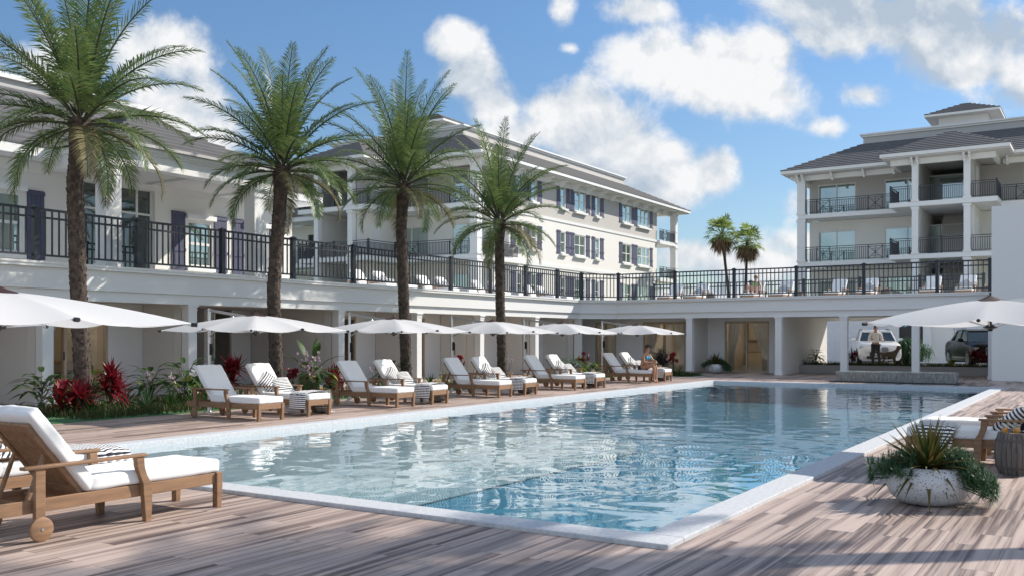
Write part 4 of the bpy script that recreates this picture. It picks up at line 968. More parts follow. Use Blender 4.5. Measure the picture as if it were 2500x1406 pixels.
def towel(P, label):
    global TM
    if TM is None: o = towel_mesh().build('striped_towel', M_towel, smooth=True, ang=180); TM = o.data; md = o.modifiers.new('t', 'SOLIDIFY'); md.thickness = .006
    else:
        o = bpy.data.objects.new('striped_towel', TM); COL.objects.link(o); md = o.modifiers.new('t', 'SOLIDIFY'); md.thickness = .006
    o.matrix_world = P; return tag(o, label, 'towel', 'striped towels draped over the loungers')
# barrel stools and drinks
M_barrel = woodmat('weathered_barrel_wood', (.20, .175, .155), (.07, .06, .055), (22, 22, 2.5), .8)
def make_stool():
    t = thing('barrel_stool', 'x', 'stool'); b = MB(); n = 26; H = .44
    def rr(z): return .172 + .04 * math.sin(math.pi * (z / H) ** .95)
    for k in range(n):
        a0, a1 = 2 * math.pi * (k + .05) / n, 2 * math.pi * (k + .95) / n; zs = [H * i / 8 for i in range(9)]; jit = random.Random(k).uniform(-.003, .004); vs = []
        for z in zs: vs += [((rr(z) + jit) * math.cos(a), (rr(z) + jit) * math.sin(a), z) for a in (a0, a1)]
        for z in zs: vs += [((rr(z) - .02) * math.cos(a), (rr(z) - .02) * math.sin(a), z) for a in (a0, a1)]
        fs = [(2 * i, 2 * i + 1, 2 * i + 3, 2 * i + 2) for i in range(8)] + [(18 + 2 * i, 2 * i, 2 * i + 2, 20 + 2 * i) for i in range(8)] + [(2 * i + 1, 19 + 2 * i, 21 + 2 * i, 2 * i + 3) for i in range(8)] + [(16, 17, 35, 34)]
        b.add(vs, fs)
    b.build('staves', M_barrel, t)
    c = MB(); c.lathe([(.155, .02), (.155, .425)], 26); c.build('stool_top', M_barrel, t)
    for z in (.075, .36):
        c = MB(); c.lathe([(rr(z - .012) + .004, z - .012), (rr(z) + .007, z), (rr(z + .012) + .004, z + .012)], 30); c.build('hoop', mat('rusty_hoop', (.10, .085, .075), .7) if z < .1 else bpy.data.materials['rusty_hoop'], t, smooth=True)
    return t
stool0 = make_stool(); used_s = [0]
def stool(x, y, label, z=0, rz=0):
    if not used_s[0]:
        used_s[0] = 1; o = stool0; o.location = (x, y, z); o['label'] = label; o['group'] = 'barrel stools beside the loungers'; return o
    return dup(stool0, (x, y, z), rz, label, 'barrel stools beside the loungers')
M_drink = mat('orange_drink', (.75, .30, .02), .2); M_tumbler = glassmat('tumbler_glass', (.93, .95, .95), .06, .9)
def make_glass():
    t = thing('drink_glass', 'x', 'glass'); b = MB(); b.lathe([(.001, .004), (.028, .002), (.033, .05), (.036, .105)], 18); b.build('tumbler', M_tumbler, t, smooth=True)
    b = MB(); b.lathe([(.025, .012), (.0295, .05), (.030, .062)], 18); b.build('juice', M_drink, t, smooth=True); return t
glass0 = make_glass(); used_g = [0]
def glass(x, y, z, label):
    if not used_g[0]: used_g[0] = 1; o = glass0; o.location = (x, y, z); o['label'] = label; o['group'] = 'drinks on the barrel stools'; return o
    return dup(glass0, (x, y, z), 0, label, 'drinks on the barrel stools')
ORD = ['first', 'second', 'third', 'fourth', 'fifth']
def pl(P, i, where):
    A = Matrix.Translation((-1.28, -.02, .57)) @ Matrix.Rotation(R(52), 4, 'Y') @ Matrix.Rotation(R(38), 4, 'Z')
    B = Matrix.Translation((-1.13, .10, .52)) @ Matrix.Rotation(R(40), 4, 'Y') @ Matrix.Rotation(R(-12), 4, 'Z') @ Matrix.Rotation(R(14), 4, 'X')
    pillow(P, A, 'rear striped pillow on the %s' % where); pillow(P, B, 'front striped pillow on the %s' % where)
PAIR = [11.765, 15.515, 19.37, 23.22, 28.2]
for i, y in enumerate(PAIR):
    n = ORD[i]; G = 'loungers in pairs along the left side of the pool'
    w = 'the %s lounger pair from the left' % n if i < 4 else 'the last lounger pair by the corner'
    if i == 4: la, lb = 'plain white lounger under the seated woman in the blue bikini', 'white lounger with striped pillow and towel behind the seated woman'
    else: la, lb = 'white lounger without pillows, nearer one in the %s pair from the left' % n, 'white lounger with striped pillows and towel in the %s pair from the left' % n
    lounger(-12.45, y, 0, la, G); yb = y + 1.2 + (.03 if i in (3,) else 0)
    lounger(-12.45, yb, 0, lb, G); P = Matrix.Translation((-12.45, yb, 0))
    pl(P, i, 'second lounger in ' + w); towel(P, 'striped towel hanging over the second lounger in ' + w)
    stool(-13.05, yb + .66, 'grey barrel stool beside ' + w); 
    glass(-13.0, yb + .60, .428, 'nearer tumbler of juice on the stool beside ' + w); glass(-13.1, yb + .70, .428, 'farther tumbler of juice on the stool beside ' + w)
G = 'loungers at the near edge of the pool'
lounger(-6.76, 5.54, R(90), 'big white lounger with wooden wheel in the near left corner', G)
lounger(-7.98, 5.54, R(90), 'white lounger with striped towel half hidden behind the near left one', G)
P = Matrix.Translation((-7.98, 5.54, 0)) @ Matrix.Rotation(R(90), 4, 'Z'); towel(P, 'striped towel on the lounger in the near left corner'); pl(P, 9, 'half hidden lounger in the near left corner')
lounger(-2.04, 12.14, R(180), 'white lounger with striped towel behind the potted yucca at the right edge', G)
lounger(-2.04, 13.36, R(180), 'plain white lounger at the right edge, behind the one with the towel', G)
P = Matrix.Translation((-2.04, 12.14, 0)) @ Matrix.Rotation(R(180), 4, 'Z'); towel(P, 'striped towel with a trailing end on the lounger behind the potted yucca'); pl(P, 8, 'lounger at the right edge')
stool(-.86, 11.42, 'big weathered barrel stool standing at the right edge of the deck'); glass(-.96, 11.36, .428, 'left tumbler of orange juice on the barrel stool at the right edge'); glass(-.85, 11.36, .428, 'right tumbler of orange juice on the barrel stool at the right edge')
# loungers up on the terrace: left side (feet towards the pool)
G = 'loungers up on the roof terrace'
for i, (ya, yb) in enumerate(((25.6, 26.8), (29.4, 30.6), (33.1, 34.3), (37.3, 38.5))):
    n = ORD[i]
    lounger(-21.2, ya, 0, 'plain white lounger on the left terrace, nearer one in the %s pair behind the railing' % n, G, 2.93)
    lounger(-21.2, yb, 0, 'white lounger with striped pillows on the left terrace, in the %s pair behind the railing' % n, G, 2.93)
    P = Matrix.Translation((-21.2, yb, 2.93)); pl(P, i, 'lounger in the %s pair on the left terrace' % n); towel(P, 'striped towel over the lounger in the %s pair on the left terrace' % n)
for i, (xa, xb) in enumerate(((-16.8, -15.55), (-13.0, -11.75), (-9.55, -8.3), (-5.95, -4.7))):
    n = ['fourth', 'third', 'second', 'first'][i]
    lounger(xa, 39.0, R(-90), 'white lounger on the far terrace carrying the woman in the green bikini' if i == 1 else 'plain white lounger on the far terrace in the %s pair from the blank wall' % n, G, 2.93)
    lounger(xb, 39.0, R(-90), 'white lounger with striped pillows on the far terrace, %s pair from the blank wall' % n, G, 2.93)
    P = Matrix.Translation((xb, 39.0, 2.93)) @ Matrix.Rotation(R(-90), 4, 'Z'); pl(P, i, 'lounger in the %s pair on the far terrace' % n)
    stool(xb + .75, 39.6, 'barrel stool on the far terrace beside the %s pair from the blank wall' % n, 2.93); glass(xb + .7, 39.55, 3.358, 'left tumbler of juice on the terrace stool, %s pair from the blank wall' % n); glass(xb + .82, 39.55, 3.358, 'right tumbler of juice on the terrace stool, %s pair from the blank wall' % n)

# ============================================================ cantilever umbrellas
M_canvas = leafmat('white_umbrella_canvas', (.76, .76, .76), (.74, .74, .745), .9, .38, .1); M_redcap = mat('dark_red_vent_cloth', (.03, .005, .005), .8)
def make_umbrella():
    """canopy centre over the origin; pole 1.3 m behind it on -x"""
    t = thing('cantilever_umbrella', 'x', 'umbrella'); HS, ZE, ZA = 1.20, 1.60, 1.875
    def canopy_z(x, y):
        m = max(abs(x), abs(y)) / HS; r = math.hypot(x, y) / HS; z = ZA - .23 * m ** 1.25 - .03 * r * r
        # cloth hangs slack between the eight ribs, most at the rim
        a = math.atan2(y, x); s = abs(math.sin(a * 4)); return z - .085 * s * m ** 2.2
    b = MB(); N = 48
    def fn(u, v):
        a = 2 * math.pi * u; c, s = math.cos(a), math.sin(a); k = (HS / max(abs(c), abs(s))) * (v * .96 + .04); k *= 1 - .05 * abs(math.sin(a * 4)) * v
        x, y = c * k, s * k; return Vector((x, y, canopy_z(x, y)))
    b.grid(fn, 96, 14, wrapu=True); b.build('canopy', M_canvas, t, smooth=True, ang=180)
    c = MB(); c.lathe([(.26, ZA - .04), (.18, ZA - .015), (.09, ZA + .012), (.03, ZA + .04), (.001, ZA + .05)], 16); c.build('vent_cap', M_redcap, t, smooth=True)
    c = MB(); c.cyl((0, 0, ZA + .05), (0, 0, ZA + .085), .012, 8); c.build('finial', M_black, t)
    for k in range(8):
        a = k * math.pi / 4; e = HS * (1.0 if k % 2 == 0 else math.sqrt(2)); r = MB(); pts = []
        for i in range(9):
            q = .03 + (e - .03) * i / 8; pts.append((math.cos(a) * q, math.sin(a) * q, canopy_z(math.cos(a) * q, math.sin(a) * q) - .022))
        r.tube(pts, .011, 6); m = pts[4]; r.tube([(math.cos(a) * .05, math.sin(a) * .05, ZE - .055), m], .009, 6); ro = r.build('rib', M_chrome, t, smooth=True)
        r = MB(); q = pts[-1]; d = Vector((math.cos(a), math.sin(a), -.05)); r.cyl(Vector(q) + Vector((0, 0, .01)) - d * .02, Vector(q) + Vector((0, 0, .01)) + d * .035, .020, 8); r.build('rib_tip', M_black, ro)
    h = MB(); h.lathe([(.02, ZE - .11), (.03, ZE - .095), (.03, ZE - .085), (.075, ZE - .07), (.08, ZE - .045), (.03, ZE - .03), (.018, ZE - .02), (.018, ZA - .02)], 14); h.build('hub', M_black, t, smooth=True)
    p = MB(); p.cyl((-1.30, 0, .02), (-1.30, 0, 2.02), .032, 14); p.build('pole', M_chrome, t, smooth=True)
    p = MB(); p.lathe([(.10, .002), (.10, .02), (.05, .03), (.045, .10)], 20, (-1.30, 0, 0)); p.build('base_plate', M_chrome, t, smooth=True)
    p = MB(); p.beam((-1.31, 0, 1.99), (-.06, 0, ZA + .045 - .10), .045, .05); p.beam((-1.27, 0, 1.48), (-.62, 0, 1.86), .03, .03); p.build('arm', M_chrome, t)
    p = MB(); p.box(-1.265, -.02, 1.12, -1.21, .02, 1.34); p.beam((-1.2, .0, 1.30), (-1.2, 0, 1.0), .016, .016); p.beam((-1.2, 0, 1.30), (-1.25, 0, 1.30), .016, .016); p.build('crank', M_black, t)
    return t
um0 = make_umbrella(); G = 'white cantilever umbrellas round the pool'
tag(um0, 'white umbrella over the nearest pair in the left row of loungers', None, G); um0.location = (-13.55, 12.4, 0)
dup(um0, (-13.4, 16.25, 0), 0, 'second white umbrella in the left row of loungers'); dup(um0, (-13.35, 20.15, 0), 0, 'third white umbrella in the left row, middle one of the five')
dup(um0, (-13.4, 23.85, 0), 0, 'fourth white umbrella in the left row of loungers'); dup(um0, (-13.3, 28.75, 0), 0, 'farthest white umbrella in the left row, beside the seated woman')
dup(um0, (-8.52, 4.73, 0), R(90), 'large white umbrella cut off by the left edge, nearest the camera'); dup(um0, (-1.24, 12.8, .04), R(180), 'white umbrella over the loungers at the right edge, in front of the cars')
# ============================================================ garden plants
LG = leafmat('dark_green_leaf', (.03, .075, .02), (.065, .12, .03), .35, .25); LY = leafmat('yellow_green_leaf', (.08, .14, .03), (.32, .36, .05), .4, .35)
LR = leafmat('red_cordyline_leaf', (.30, .02, .025), (.11, .008, .02), .35, .4); LB = leafmat('blue_green_leaf', (.05, .10, .065), (.09, .14, .07), .45, .2)
LS = leafmat('striped_spiky_leaf', (.035, .085, .022), (.135, .10, .03), .4, .2); LK = leafmat('dark_purple_leaf', (.025, .025, .022), (.05, .03, .035), .45, .15)
M_petal = leafmat('white_orchid_petal', (.70, .66, .68), (.55, .35, .45), .6, .4, .2); M_lily = leafmat('red_lily_petal', (.28, .012, .02), (.15, .006, .015), .45, .35)
M_pot = mat('terracotta_urn', (.26, .17, .11), .8, var=.5, vscale=6, bump=.3, bscale=30)
GP = 'plants in the beds beside the pool'
def dirn(az, el): return Vector((math.cos(az) * math.cos(el), math.sin(az) * math.cos(el), math.sin(el)))
def rosette(b, c, n, L, w, rg, el0=10, el1=80, bend=.35, seg=5, fold=.2, base=.35):
    for k in range(n):
        u = k / max(1, n - 1); az = k * 2.39996 + rg.uniform(-.2, .2); el = R(el0 + (el1 - el0) * u + rg.uniform(-8, 8))
        b.leaf(Vector(c), dirn(az, el), (0, 0, 1), L * rg.uniform(.75, 1.12), w, bend * (1.15 - u) * rg.uniform(.6, 1.3), seg, fold, base)
def stems(b, c, tops, r): 
    for q in tops: b.tube([c, Vector(c).lerp(Vector(q), .5) + Vector((0, 0, .03)), q], [r, r * .9, r * .7], 5, caps=False)
def cordyline(x, y, label, h=.85, s=1, seed=1, z=0):
    rg = random.Random(seed); t = thing('red_cordyline', label, 'plant', (x, y, z), 0, GP); st, lf = MB(), MB(); tops = []
    for k in range(7): a = rg.uniform(0, 6.28); r = rg.uniform(.03, .22) * s; tops.append((math.cos(a) * r, math.sin(a) * r, h * rg.uniform(.35, 1) * .72))
    stems(st, (0, 0, 0), tops, .011)
    for q in tops: rosette(lf, q, 17, .30 * s, .055 * s, rg, -15, 82, .25, 4)
    st.build('stems', M_stem, t); lf.build('leaves', LR, t); return t
def bushy(x, y, label, h=.75, s=1, m=LG, m2=LY, seed=1, name='broadleaf_plant', nl=46, z=0):
    rg = random.Random(seed); t = thing(name, label, 'plant', (x, y, z), 0, GP); st, lf, l2 = MB(), MB(), MB()
    for k in range(nl):
        u = k / nl; az = k * 2.39996; el = R(rg.uniform(5, 70)); r = .06 * s; q = Vector((math.cos(az) * r, math.sin(az) * r, h * (.12 + .75 * u))); p = q + dirn(az, el) * (.16 * s)
        st.tube([(0, 0, q.z * .8), q, p], [.007, .006, .004], 4, caps=False); (l2 if m2 and rg.random() < .14 else lf).leaf(p, dirn(az, el - .5), (0, 0, 1), .27 * s * rg.uniform(.8, 1.2), .10 * s, .35, 5, .12, .3)
    st.build('stems', M_stem, t); lf.build('leaves', m, t)
    if l2.v: l2.build('young_leaves', m2, t)
    return t
def agave(x, y, label, L=.45, n=26, m=LB, seed=1, w=.06, name='rosette_plant', z=0, el0=5):
    rg = random.Random(seed); t = thing(name, label, 'plant', (x, y, z), 0, GP); b = MB(); rosette(b, (0, 0, .04), n, L, w, rg, el0, 82, .35, 6, .25); b.build('leaves', m, t); return t
def flower(b, c, r, rg, n=5):
    f = dirn(rg.uniform(0, 6.28), rg.uniform(-.2, .6)); u = f.orthogonal().normalized(); v = f.cross(u)
    for k in range(n): a = 6.283 * k / n; d = (u * math.cos(a) + v * math.sin(a) + f * .35); b.leaf(c, d, f, r, r * .75, .1, 3, .1, .5)
def orchid(x, y, label, h=.6, seed=1, z=0):
    rg = random.Random(seed); t = thing('white_orchid', label, 'flower', (x, y, z), 0, 'white orchids in the beds'); st, lf, fl = MB(), MB(), MB()
    rosette(lf, (0, 0, .03), 9, .26, .06, rg, 10, 60, .35); 
    for k in range(2):
        a = rg.uniform(0, 6.28); tip = Vector((math.cos(a) * .12, math.sin(a) * .12, h)); pts = [(0, 0, .03), (tip.x * .2, tip.y * .2, h * .5), tip]; st.tube(pts, [.006, .005, .004], 4)
        for j in range(5): flower(fl, tip + Vector((rg.uniform(-.06, .06), rg.uniform(-.06, .06), rg.uniform(-.14, .05))), .034, rg)
    st.build('stems', M_stem, t); lf.build('leaves', LG, t); fl.build('blossoms', M_petal, t); return t
def lily(x, y, label, h=.55, seed=1, z=0, n=9):
    rg = random.Random(seed); t = thing('red_lily', label, 'flower', (x, y, z), 0, 'red lilies in the beds'); st, lf, fl = MB(), MB(), MB(); rosette(lf, (0, 0, .02), 18, .42, .035, rg, 20, 80, .4)
    for k in range(n):
        a = rg.uniform(0, 6.28); r = rg.uniform(.03, .22); q = Vector((math.cos(a) * r, math.sin(a) * r, h * rg.uniform(.7, 1.05))); st.tube([(0, 0, .02), (q.x * .4, q.y * .4, q.z * .6), q], .006, 4); flower(fl, q, .105, rg, 6)
    st.build('stems', M_stem, t); lf.build('leaves', LG, t); fl.build('blossoms', M_lily, t); return t
# bed beside the nearest palm
bushy(-17.75, 10.75, 'broad-leaved green plant with one yellow leaf, left of the nearest palm trunk', .70, 1.35, seed=3)
cordyline(-16.35, 11.25, 'tall red-leaved plant just right of the nearest palm trunk', 1.12, 1.45, 4)
cordyline(-16.35, 10.55, 'low dark red plant at the foot of the nearest palm trunk', .55, 1.3, 5)
lily(-16.5, 10.4, 'red lily clump in front of the nearest palm trunk', .62, 6)
agave(-16.15, 11.95, 'spreading blue-green rosette right of the tall red-leaved plant', .52, 30, LB, 7)
orchid(-16.2, 12.0, 'white orchid rising from the rosette right of the tall red-leaved plant', .72, 8)
orchid(-16.3, 12.75, 'white orchid midway between the nearest palm and the first loungers', .68, 9)
bushy(-16.75, 13.35, 'broad-leaved green plant with yellow shoot left of the first loungers', .85, 1.4, seed=10)
agave(-16.05, 13.0, 'upright green rosette left of the first loungers', .48, 34, LG, 11, .055, el0=25)
agave(-16.4, 13.6, 'dark spreading rosette behind the first lounger wheel', .46, 26, LG, 12)
# bed further along
cordyline(-17.3, 14.9, 'tall red-leaved plant behind the back of the first lounger', 1.15, 1.4, 13)
orchid(-16.2, 15.0, 'white orchid between the backrests of the first pair of loungers', .72, 14)
agave(-16.0, 15.6, 'low green rosette behind the armrests of the first pair of loungers', .4, 24, LG, 15)
cordyline(-17.0, 18.2, 'low red-leaved plant right of the big urn', .65, 1.4, 16); lily(-17.3, 17.0, 'red lily clump left of the big urn', .66, 17)
agave(-16.3, 18.6, 'yellow-green spiky rosette just left of the second pair of loungers', .42, 26, LY, 18, .04)
orchid(-16.1, 18.75, 'white orchid beside the headrest at the start of the second pair of loungers', .72, 19)
agave(-16.2, 20.0, 'green grassy rosette behind the second pair of loungers', .5, 30, LG, 20, .035)
agave(-16.3, 22.0, 'grassy green rosette with yellow leaves right of the third palm', .55, 34, LY, 21, .03)
agave(-16.6, 23.0, 'dark grassy rosette left of the third pair of loungers', .5, 28, LG, 22, .035)
lily(-16.5, 23.1, 'red lily clump left of the third pair of loungers', .85, 23); agave(-16.2, 24.6, 'green grassy rosette behind the third pair of loungers', .5, 28, LG, 24, .035)
orchid(-16.6, 26.0, 'white orchid at the foot of the rightmost date palm', .8, 25); agave(-16.2, 27.2, 'yellow-green rosette beside the fourth pair of loungers', .42, 24, LY, 26, .04)
lily(-16.6, 31.2, 'tall red lily clump beside the corner pillar', .85, 27, n=13); bushy(-16.4, 31.5, 'yellow-green bushy plant under the red lilies by the corner pillar', .5, 1, LY, LG, 28); lily(-16.2, 32.5, 'small red lily behind the farthest loungers', .8, 29, n=6)
lily(-14.15, 33.9, 'red lily clump right of the dark leafy bush by the pillar', .82, 30); agave(-14.7, 33.5, 'yellow-green spiky plant in front of the dark leafy bush', .45, 22, LY, 31, .04); agave(-13.9, 33.8, 'thin grassy plant at the end of the bed by the corner', .45, 22, LG, 32, .03)
# fuller planting between the accents
for k, (x, y, kind, lab) in enumerate(((-17.9, 11.9, 'b', 'dark broadleaf plant behind the nearest palm trunk'), (-17.3, 12.3, 'a', 'dark grassy clump against the wall right of the nearest palm'), (-16.2, 10.75, 'a', 'low dark grassy clump in front of the nearest palm'), (-17.3, 12.9, 'b', 'broadleaf plant against the pillar left of the first loungers'),
        (-16.0, 12.4, 'a', 'short grassy clump under the midway white orchid'), (-15.9, 14.1, 'a', 'low blue-green rosette right behind the first lounger'), (-17.2, 14.2, 'b', 'leafy green plant against the passage left of the tall red plant'), (-16.6, 17.2, 'b', 'leafy green plant in front of the urn'), (-16.2, 19.3, 'a', 'green rosette by the wheel of the second pair of loungers'), (-16.9, 20.4, 'b', 'leafy green plant left of the third palm trunk'),
        (-16.3, 21.4, 'a', 'low grassy clump at the foot of the third palm'), (-16.4, 25.4, 'a', 'grassy clump left of the rightmost date palm'), (-16.3, 28.6, 'a', 'green clump behind the fourth pair of loungers'), (-16.5, 30.2, 'b', 'leafy plant left of the tall red lilies'), (-15.6, 33.7, 'a', 'grassy clump behind the farthest loungers'))):
    if kind == 'b': bushy(x, y, lab, .72, 1.35, seed=80 + k)
    else: agave(x, y, lab, .5, 34, (LG, LB)[k % 2], 80 + k, .04)
# urn with bird-of-paradise and orchids
t = thing('plant_urn', 'large brown urn planted with bird-of-paradise leaves and hanging white orchids', 'plant pot', (-17.4, 17.75, 0)); rg = random.Random(33)
b = MB(); b.lathe([(.14, 0), (.22, .10), (.27, .28), (.24, .44), (.18, .50), (.20, .54), (.17, .54), (.16, .47)], 22); b.build('urn', M_pot, t, smooth=True)
st, lf = MB(), MB()
for k, (az, el, L) in enumerate(((.3, 80, .95), (1.9, 62, .95), (3.2, 70, .9), (4.2, 48, .8), (5.2, 35, .75), (.9, 42, .8), (2.6, 25, .7), (5.9, 60, .95), (3.8, 20, .6), (1.4, 20, .6))):
    d = dirn(az, R(el)); q = Vector((0, 0, .48)) + d * L * .62; st.tube([(0, 0, .45), Vector((0, 0, .48)) + d * L * .35 + Vector((0, 0, .04)), q], [.018, .014, .011], 5); lf.leaf(q, d + Vector((0, 0, -.2)), (0, 0, 1), .62 * rg.uniform(.85, 1.1), .22, .28, 8, .12, .35)
st.build('stems', mat('brown_plant_stem', (.16, .12, .05), .6), t); lf.build('leaves', LG, t)
fl, s2 = MB(), MB()
for k in range(5):
    a = R(-60 + 20 * k); tip = Vector((math.cos(a) * .28, math.sin(a) * .28 - .12, .98 - .08 * (k % 3))); s2.tube([(0, 0, .5), tip * .6 + Vector((0, 0, .45)), tip], .006, 4)
    for j in range(11): flower(fl, tip + Vector((rg.uniform(-.14, .14), rg.uniform(-.2, .1), rg.uniform(-.3, .12))), .05, rg)
s2.build('orchid_stems', M_stem, t); fl.build('orchid_blossoms', M_petal, t)
# speckled bowl planters with yucca and trailing juniper-like greenery
def specklemat():
    m = mat('speckled_bowl', (.60, .61, .62), .6, bump=.3, bscale=60); nt = m.node_tree; pb = nt.nodes['Principled BSDF']
    co = nt.nodes.new('ShaderNodeTexCoord'); mp = nt.nodes.new('ShaderNodeMapping'); mp.inputs['Scale'].default_value = (1, 1, 1.9); nt.links.new(co.outputs['Object'], mp.inputs[0])
    v = nt.nodes.new('ShaderNodeTexVoronoi'); v.inputs['Scale'].default_value = 46; v.inputs['Randomness'].default_value = 1; nt.links.new(mp.outputs[0], v.inputs['Vector'])
    wn_ = nt.nodes.new('ShaderNodeMath'); wn_.operation = 'MULTIPLY'; sc = nt.nodes.new('ShaderNodeSeparateColor'); nt.links.new(v.outputs['Color'], sc.inputs[0]); nt.links.new(sc.outputs[0], wn_.inputs[0]); wn_.inputs[1].default_value = .42
    lt = nt.nodes.new('ShaderNodeMath'); lt.operation = 'LESS_THAN'; nt.links.new(v.outputs['Distance'], lt.inputs[0]); nt.links.new(wn_.outputs[0], lt.inputs[1])
    mx = nt.nodes.new('ShaderNodeMix'); mx.data_type = 'RGBA'; mx.inputs['A'].default_value = (.60, .61, .62, 1); mx.inputs['B'].default_value = (.16, .14, .12, 1); nt.links.new(lt.outputs[0], mx.inputs['Factor']); nt.links.new(mx.outputs['Result'], pb.inputs['Base Color']); return m
M_bowl = specklemat(); M_jun = leafmat('juniper_needles', (.035, .09, .04), (.075, .15, .065), .45, .15)
def bowl(x, y, label, s, seed):
    rg = random.Random(seed); t = thing('bowl_planter', label, 'plant pot', (x, y, 0)); b = MB()
    b.lathe([(.14 * s, .0), (.22 * s, .015 * s), (.30 * s, .07 * s), (.343 * s, .16 * s), (.335 * s, .24 * s), (.285 * s, .315 * s), (.25 * s, .33 * s), (.23 * s, .32 * s), (.22 * s, .27 * s)], 48); b.build('bowl', M_bowl, t, smooth=True)
    b = MB(); b.lathe([(.225 * s, .285 * s), (.12 * s, .31 * s), (.001, .32 * s)], 24); b.build('soil', M_soil, t)
    b = MB()
    for k in range(150):
        u = k / 149; az = k * 2.39996 + rg.uniform(-.2, .2); el = R(-14 + 90 * u ** 1.0 + rg.uniform(-7, 7)); q = Vector((math.cos(az) * .08 * s * (1 - u), math.sin(az) * .08 * s * (1 - u), .31 * s))
        b.leaf(q, dirn(az, el), (0, 0, 1), .48 * s * rg.uniform(.6, 1.12), .036 * s, .55 * (1.0 - u) ** 2 * rg.uniform(.5, 1.3), 6, .3, .55)
    b.build('yucca_leaves', LS, t)
    b = MB(); tuft = []
    for k in range(300):
        a = rg.uniform(-.75, 1.1) if k % 4 else rg.uniform(2.5, 4.3); a += R(8)
        r = rg.uniform(.18, .56) * s; hz = (.40 - .95 * max(0, r / s - .30) + rg.uniform(-.09, .06)) * s
        if k % 4 == 0: r = rg.uniform(.2, .50) * s; hz = (.40 - .5 * max(0, r / s - .25) + rg.uniform(-.08, .05)) * s
        tuft.append(Vector((math.cos(a) * r, math.sin(a) * r, max(.05 * s, hz))))
    for q in tuft:
        b.tube([q, q * .6 + Vector((0, 0, .1 * s))], .004 * s, 3, caps=False)
        for j in range(34):
            d = dirn(rg.uniform(0, 6.28), rg.uniform(-1.0, 1.5)); b.leaf(q, d, (0, 0, 1), .085 * s * rg.uniform(.7, 1.2), .008 * s, .1, 1, 0, .7)
    b.build('trailing_greenery', M_jun, t); return t
bowl(-1.36, 8.95, 'big speckled bowl planter of yucca and trailing greenery at the right front', 1.0, 41)
bowl(-13.75, 37.3, 'pale bowl planter with yucca standing against the far cabana wall', 1.15, 42)
# dark leafy bush in a pot by the far pillar
t = thing('potted_bush', 'dark purple-leaved bush in a brown pot in front of the far glass door', 'plant pot', (-14.95, 34.5, 0)); rg = random.Random(43)
b = MB(); b.lathe([(.16, 0), (.30, .08), (.36, .22), (.30, .36), (.26, .38), (.24, .34)], 22); b.build('pot', M_pot, t, smooth=True)
b = MB(); s_ = MB()
for k in range(26):
    d = dirn(k * 2.4, R(rg.uniform(12, 88))); tip = Vector((0, 0, .34)) + Vector((d.x * .60, d.y * .60, d.z * .66)) * rg.uniform(.65, 1); s_.tube([(0, 0, .3), tip], [.012, .004], 4, caps=False)
    for j in range(26): q = Vector((0, 0, .36)).lerp(tip, rg.uniform(.35, 1.05)) + Vector((rg.gauss(0, .05), rg.gauss(0, .05), rg.gauss(0, .04))); b.leaf(q, dirn(rg.uniform(0, 6.28), rg.uniform(-.3, 1.2)), (0, 0, 1), .10, .055, .2, 2, .1, .4)
s_.build('branches', M_stem, t); b.build('leaves', LK, t)

# planter wall, strip of lawn and shrubs under the far roof
M_pw = mat('planter_wall_render', (.36, .34, .325), .85, bump=.2, bscale=90)
mb = MB(); mb.box(-10.85, 39.25, .002, -3.3, 39.45, .33); mb.box(-10.85, 39.24, .331, -3.3, 39.5, .345); tag(mb.build('planter_wall', M_pw), 'low grey wall edging the lawn strip behind the fountain', 'low wall')
mb = MB(); mb.box(-10.85, 39.46, .0, -3.3, 41.58, .30); tag(mb.build('raised_bed', M_soil), kind='structure')
g = grassfield(-10.84, 39.5, -3.3, 41.5, 5200, .14, .30, 51); tag(g.build('lawn_grass', M_grass), 'strip of short grass on top of the low planter wall', 'grass', kind='stuff')
bushy(-10.35, 39.9, 'yellow-leaved croton at the left end of the planter wall', .55, 1.0, LY, LG, 52, z=.30); agave(-10.75, 39.7, 'small spiky plant at the very left end of the planter wall', .3, 18, LB, 53, .03, z=.30)
cordyline(-8.95, 39.9, 'red-leaved plant in front of the white car', .78, .95, 54, .30); cordyline(-4.35, 39.9, 'red-leaved plant in front of the black car', .82, 1.0, 55, .30); cordyline(-3.9, 39.8, 'low red plant at the right end of the planter wall', .5, .9, 56, .30)
agave(-5.2, 39.7, 'yellow-green spiky plant spilling over the planter wall by the black car', .5, 26, LY, 57, .035, z=.30); orchid(-7.55, 39.7, 'small white orchid at the dog\'s feet', .28, 58, .30)
t = thing('feathery_shrub', 'wide feathery green shrub between the white car and the black car', 'shrub', (-8.0, 47.0, .2)); rg = random.Random(59); b = MB(); s_ = MB()
for k in range(110):
    az = k * 2.4; d = dirn(az, R(rg.uniform(18, 88))); tip = Vector((d.x * 1.12, d.y * .8, .15 + d.z * 1.02)) * rg.uniform(.8, 1); s_.tube([(d.x * .15, d.y * .15, 0), tip * .6, tip], [.012, .008, .004], 3, caps=False)
    for j in range(26): b.leaf(tip + Vector((rg.gauss(0, .13), rg.gauss(0, .11), rg.gauss(0, .09))), dirn(rg.uniform(0, 6.28), rg.uniform(-1.1, .5)), (0, 0, 1), .24, .026, .5, 2, .1, .5)
s_.build('branches', M_stem, t); b.build('leaves', leafmat('feathery_leaf', (.03, .10, .04), (.07, .17, .07), .45, .3), t)

